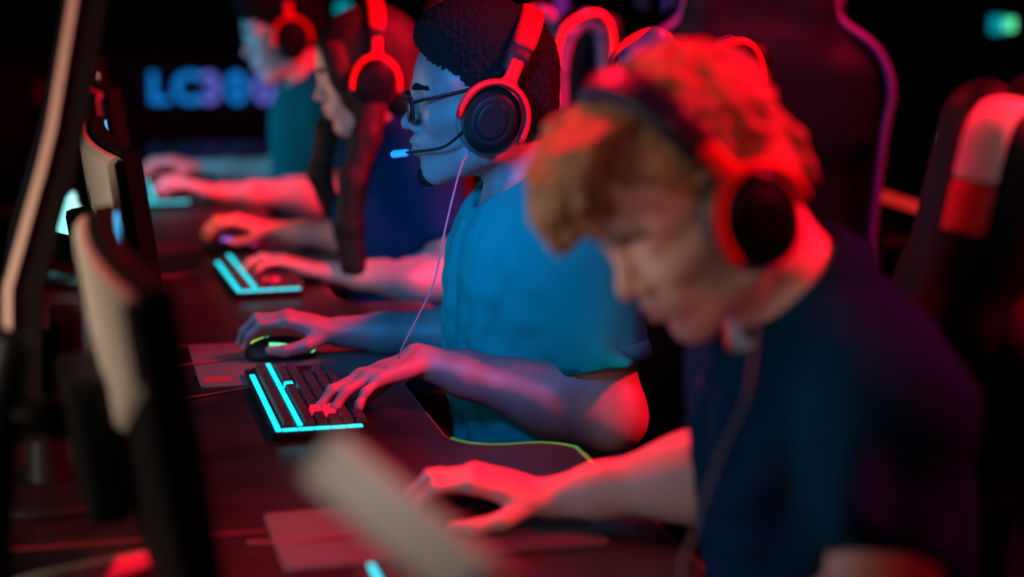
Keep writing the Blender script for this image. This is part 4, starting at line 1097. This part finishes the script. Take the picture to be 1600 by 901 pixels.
def second_row():
    t = thing('gaming_desk', (2.62, 4.6, 0), 'dark desk of the second row at right, its edge lit red', 'desk')
    wpart('desktop', MB().box((2.25, 3.2, DESK - .035), (3.0, 6.6, DESK), .006).mesh('desktop'), MAT['desk'], t)
    for yy in (3.3, 4.9, 6.5): wpart('leg', MB().box((2.35, yy - .02, 0), (2.95, yy + .02, DESK - .035), .005).mesh('leg'), MAT['dark_metal'], t)
    a, b = at(1333, 285, x=2.245), at(1492, 350, x=2.245)
    o = wpart('light_strip', MB().box((2.238, b[1], DESK - .03), (2.25, a[1], DESK - .004), .002).mesh('light_strip'), MAT['red_strip'], t); o['label'] = 'red light strip along the desk edge'
    p = at(1480, 222, y=5.0)
    tower('computer_tower', (2.55, 5.2, DESK), 0, 'black computer with one cyan light, on the second row desk', [], (.2, .4, .42), strip=(p[0] - 2.55 - .018, p[0] - 2.55 + .018, p[2] - DESK - .018, p[2] - DESK + .02, 'cyan_dim'))
    p = at(1590, 40, y=6.0)
    t = thing('monitor', (3.1, 6.1, DESK), 'far monitor at upper right corner with green and cyan lights', 'monitor')
    x, z = p[0], p[2]
    t.location = (x, 6.1, DESK)
    fr = wpart('frame', MB().box((x - .3, 6.08, z - .22), (x + .3, 6.11, z + .17), .006).mesh('frame'), MAT['black_plastic'], t)
    wpart('screen', MB().box((x - .29, 6.078, z - .2), (x + .29, 6.0805, z + .16)).mesh('screen'), MAT['black_gloss'], fr)
    for dx, mt, r_ in ((-.035, 'cyan_dim', .03), (.01, 'green_light', .022)):
        q = wpart('screen_patch', MB().box((x + dx - r_, 6.075, z - r_), (x + dx + r_, 6.0785, z + r_), .001).mesh('screen_patch'), MAT[mt], fr); q['label'] = 'lit patch on the screen'
    wpart('stand', MB().box((x - .03, 6.11, DESK), (x + .03, 6.15, z), .005).box((x - .14, 6.02, DESK), (x + .14, 6.24, DESK + .012), .004).mesh('stand'), MAT['black_plastic'], t)
    # purple chair trim made to glow as a tube; cyan LEDs on poles
    p = at(876, 30, y=6.5)
    t = thing('glowing_trim', (p[0], 6.5, 0), 'upright purple chair trim made to glow in the dark behind the players', 'light')
    wpart('tube', MB().tube([(p[0], 6.5, .12), (p[0], 6.5, 2.0)], .018, 14, 0).mesh('tube'), MAT['purple_glow'], t)
    wpart('base', MB().lathe([(.14, 0), (.14, .02), (.03, .04), (.025, .14)], 24, Matrix.Translation((p[0], 6.5, 0))).mesh('base'), MAT['black_plastic'], t)
    for px, py, Y, lab in ((890, 49, 6.1, 'small cyan LED beside the purple strip'), (536, 13, 7.0, 'small cyan computer LED above the long-haired player')):
        p = at(px, py, y=Y); t = thing('cyan_led', (p[0], Y, 0), lab, 'lamp')
        wpart('pole', MB().tube([(p[0], Y, .02), (p[0], Y, p[2] - .03)], .008, 8, 0).mesh('pole'), MAT['dark_metal'], t)
        wpart('base', MB().lathe([(.1, 0), (.1, .015), (.01, .03)], 20, Matrix.Translation((p[0], Y, 0))).mesh('base'), MAT['dark_metal'], t)
        wpart('bulb', MB().lathe([(.001, -.03), (.02, -.022), (.03, 0), (.02, .022), (.001, .03)], 16, Matrix.Translation(p)).mesh('bulb'), MAT['cyan_dim'], t)
# ------------------------------------------------------------------ assembly
build_people()
keyboard(.355, 2.785, 0, 'keyboard with cyan light strips under the hand of the player in glasses', lit={(2, 2), (3, 1), (3, 2), (3, 3), (2, 3)}, cy={(1, 11)})
keyboard(.352, 1.775, 0, 'keyboard at bottom edge of the picture, in front of the ginger player', lit={(2, 2)})
keyboard(.40, 3.85, 2, 'keyboard with cyan light strips in front of the long-haired player', lit={(2, 2), (3, 1), (3, 2)})
keyboard(.285, 5.13, 0, 'farthest keyboard with bright cyan light strips')
mouse(.360, 3.10, DESK + .0035, 0, 'mouse with green lights under the hand of the player in glasses', ('lime_light', 'green_light', 'green_light'))
mouse(.455, 2.145, DESK + .0035, 0, 'plain black mouse under the hand of the ginger player')
mouse(.385, 4.235, DESK, 0, 'mouse with violet and pink lights under the hand of the long-haired player', ('red_light', 'violet_light', 'pink_light'))
mouse(.30, 5.385, DESK, 0, 'dark mouse under the hand of the farthest player')
mat_pad(.215, 2.93, .56, 3.235, 'grey mouse pad with dark red patch under the green lit mouse', (-.165, -.13, -.12, -.095))
mat_pad(.236, 2.03, .62, 2.245, 'large grey mouse pad under the plain black mouse of the ginger player')

BL, WH, WM, PE, CY = (.0, .5, 1.), (.05, .4, .8), (.2, .17, .15), (1., .47, .27), (.03, .5, 1.)
SCR = {'A': screen_mat('screen_near', WM, BL, 2.2, .5), 'B': screen_mat('screen_second', BL, WH, 2.4, .7), 'C': screen_mat('screen_third', BL, PE, 1.8, .25), 'D': screen_mat('screen_far', CY, CY, 4.)}
monitor(.059, 1.89, 3.5, 'nearest monitor with pale grey back panel, facing the ginger player', SCR['A'], 1.14, hh=.165)
monitor(.082, 2.955, 3.5, 'monitor with pale grey back panel, second from the camera', SCR['B'], 1.14, hh=.165)
monitor(.097, 4.02, 3.5, 'monitor facing the long-haired player, mostly hidden by nearer monitors', SCR['C'], 1.14, hh=.165)
monitor(.097, 5.085, 3.5, 'farthest monitor, facing the player at the far end of the row', SCR['D'], 1.14, hh=.165)
far_side_monitor(); boom_arm(); sign(); second_row()
tower('computer_tower', (.04, 4.53, DESK), 0, 'computer with large glowing cyan fans, on the desk between the monitors', [('y', .0, .075, .058), ('y', .006, .20, .026)], (.15, .36, .36))

# chairs
chair(.83, 2.115, -24, 'black gaming chair with red and white striped side at the right edge', 'stripe')
chair(.75, 2.87, 6, 'gaming chair with red piped head wings behind the player in blue')
chair(.82, 3.90, 6, 'gaming chair with red piped head wings behind the long-haired player')
chair(.86, 5.05, 0, 'gaming chair of the farthest player, hidden behind the others')
chair(1.56, 4.22, -100, 'tall dark gaming chair with purple piping in the second row', 'purple', None, 1.15)

# ------------------------------------------------------------------ light
def area(name, loc, target, size, col, power, spread=180):
    l = bpy.data.lights.new(name, 'AREA'); l.energy = power; l.color = col; l.shape = 'DISK'; l.size = size; l.spread = R(spread)
    o = bpy.data.objects.new(name, l); COL.objects.link(o); o.location = loc
    o.rotation_euler = (Vector(target) - Vector(loc)).to_track_quat('-Z', 'Y').to_euler(); return o
RED, BLUE = (1, .005, .03), (.01, .38, 1.)
def spot(name, loc, target, deg, col, power, rad=.12, blend=.4):
    l = bpy.data.lights.new(name, 'SPOT'); l.energy = power; l.color = col; l.spot_size = R(deg); l.spot_blend = blend; l.shadow_soft_size = rad
    o = bpy.data.objects.new(name, l); COL.objects.link(o); o.location = loc
    o.rotation_euler = (Vector(target) - Vector(loc)).to_track_quat('-Z', 'Y').to_euler(); return o
area('red_lamp_right', (2.15, 1.8, 2.6), (.75, 2.5, .95), .3, RED, 68, 110)
area('red_lamp_far', (2.2, 3.0, 2.6), (.6, 3.9, .8), .35, RED, 46, 62)
spot('red_fill_forearms', (.25, 3.05, 2.35), (.66, 2.0, .94), 42, RED, 190)  # added red fill, beam kept on the forearms and off the faces
spot('white_fill_face', (.13, 3.12, 1.22), (.55, 2.83, 1.2), 20, (1, .9, .88), 1.6, .05)  # no lamp sits on this monitor; added to whiten the face in glasses
spot('peach_fill_face', (.17, 3.98, 1.21), (.55, 3.90, 1.14), 24, (1, .56, .36), 1.6, .05)  # added peach fill for the long-haired player's face
spot('red_fill_hair', (1.35, .25, 2.25), (.72, 1.78, 1.31), 12, RED, 48)  # unseen red spot, added to redden the ginger hair
spot('red_fill_elbow', (1.1, .05, 1.9), (.72, 1.5, .84), 9, RED, 14)  # extra red spot, added for the near elbow alone
area('violet_fill', (.9, 2.7, 2.8), (1.65, 4.1, 1.0), .3, (.12, .12, 1), 2., 60)  # unseen source, added to tint the purple-piped chair
spot('warm_fill_stripe', (1.3, -.4, 2.0), (1.03, 1.87, 1.24), 7, (1, .8, .76), 26, .1)  # added spot that brightens the chair's white stripe
area('blue_fill', (.14, 2.0, 1.45), (.62, 2.8, 1.05), .2, (0, .31, 1), 1.9, 50)  # unseen fill, added to strengthen the blue of the screens
area('warm_lamp_left', (-1.6, 1.55, 1.3), (.05, 2.3, 1.0), .3, (1, .8, .62), 4.2, 50)
spot('warm_lamp_front', (-.5, -.4, 1.65), (.5, 1.72, 1.12), 14, (1, .86, .8), 16, .15)
spot('warm_fill_arm', (-.35, .25, 1.75), (.21, 1.24, 1.09), 11, (1, .86, .84), 34, .1)  # added spot that brightens the pale boom arm
w = bpy.data.worlds.new('room'); scene.world = w; w.use_nodes = True
w.node_tree.nodes['Background'].inputs[0].default_value = (.02, .03, .06, 1); w.node_tree.nodes['Background'].inputs[1].default_value = .05

# ------------------------------------------------------------------ camera
cd = bpy.data.cameras.new('camera'); co = bpy.data.objects.new('camera', cd); COL.objects.link(co)
cd.sensor_width = 36; cd.lens = FPX * 36 / 1600; cd.clip_start = .02
co.location = CAM
co.matrix_world = Matrix(((RT[0], UP[0], -FW[0], CAM[0]), (RT[1], UP[1], -FW[1], CAM[1]), (RT[2], UP[2], -FW[2], CAM[2]), (0, 0, 0, 1)))
cd.dof.use_dof = True; cd.dof.focus_distance = 2.84; cd.dof.aperture_fstop = 1.5; cd.dof.aperture_blades = 0
scene.camera = co
vs = scene.view_settings; scene.display_settings.display_device = 'sRGB'
vs.view_transform = 'Standard'; vs.look = 'None'; vs.exposure = 0.; vs.gamma = 1.; vs.use_curve_mapping = False
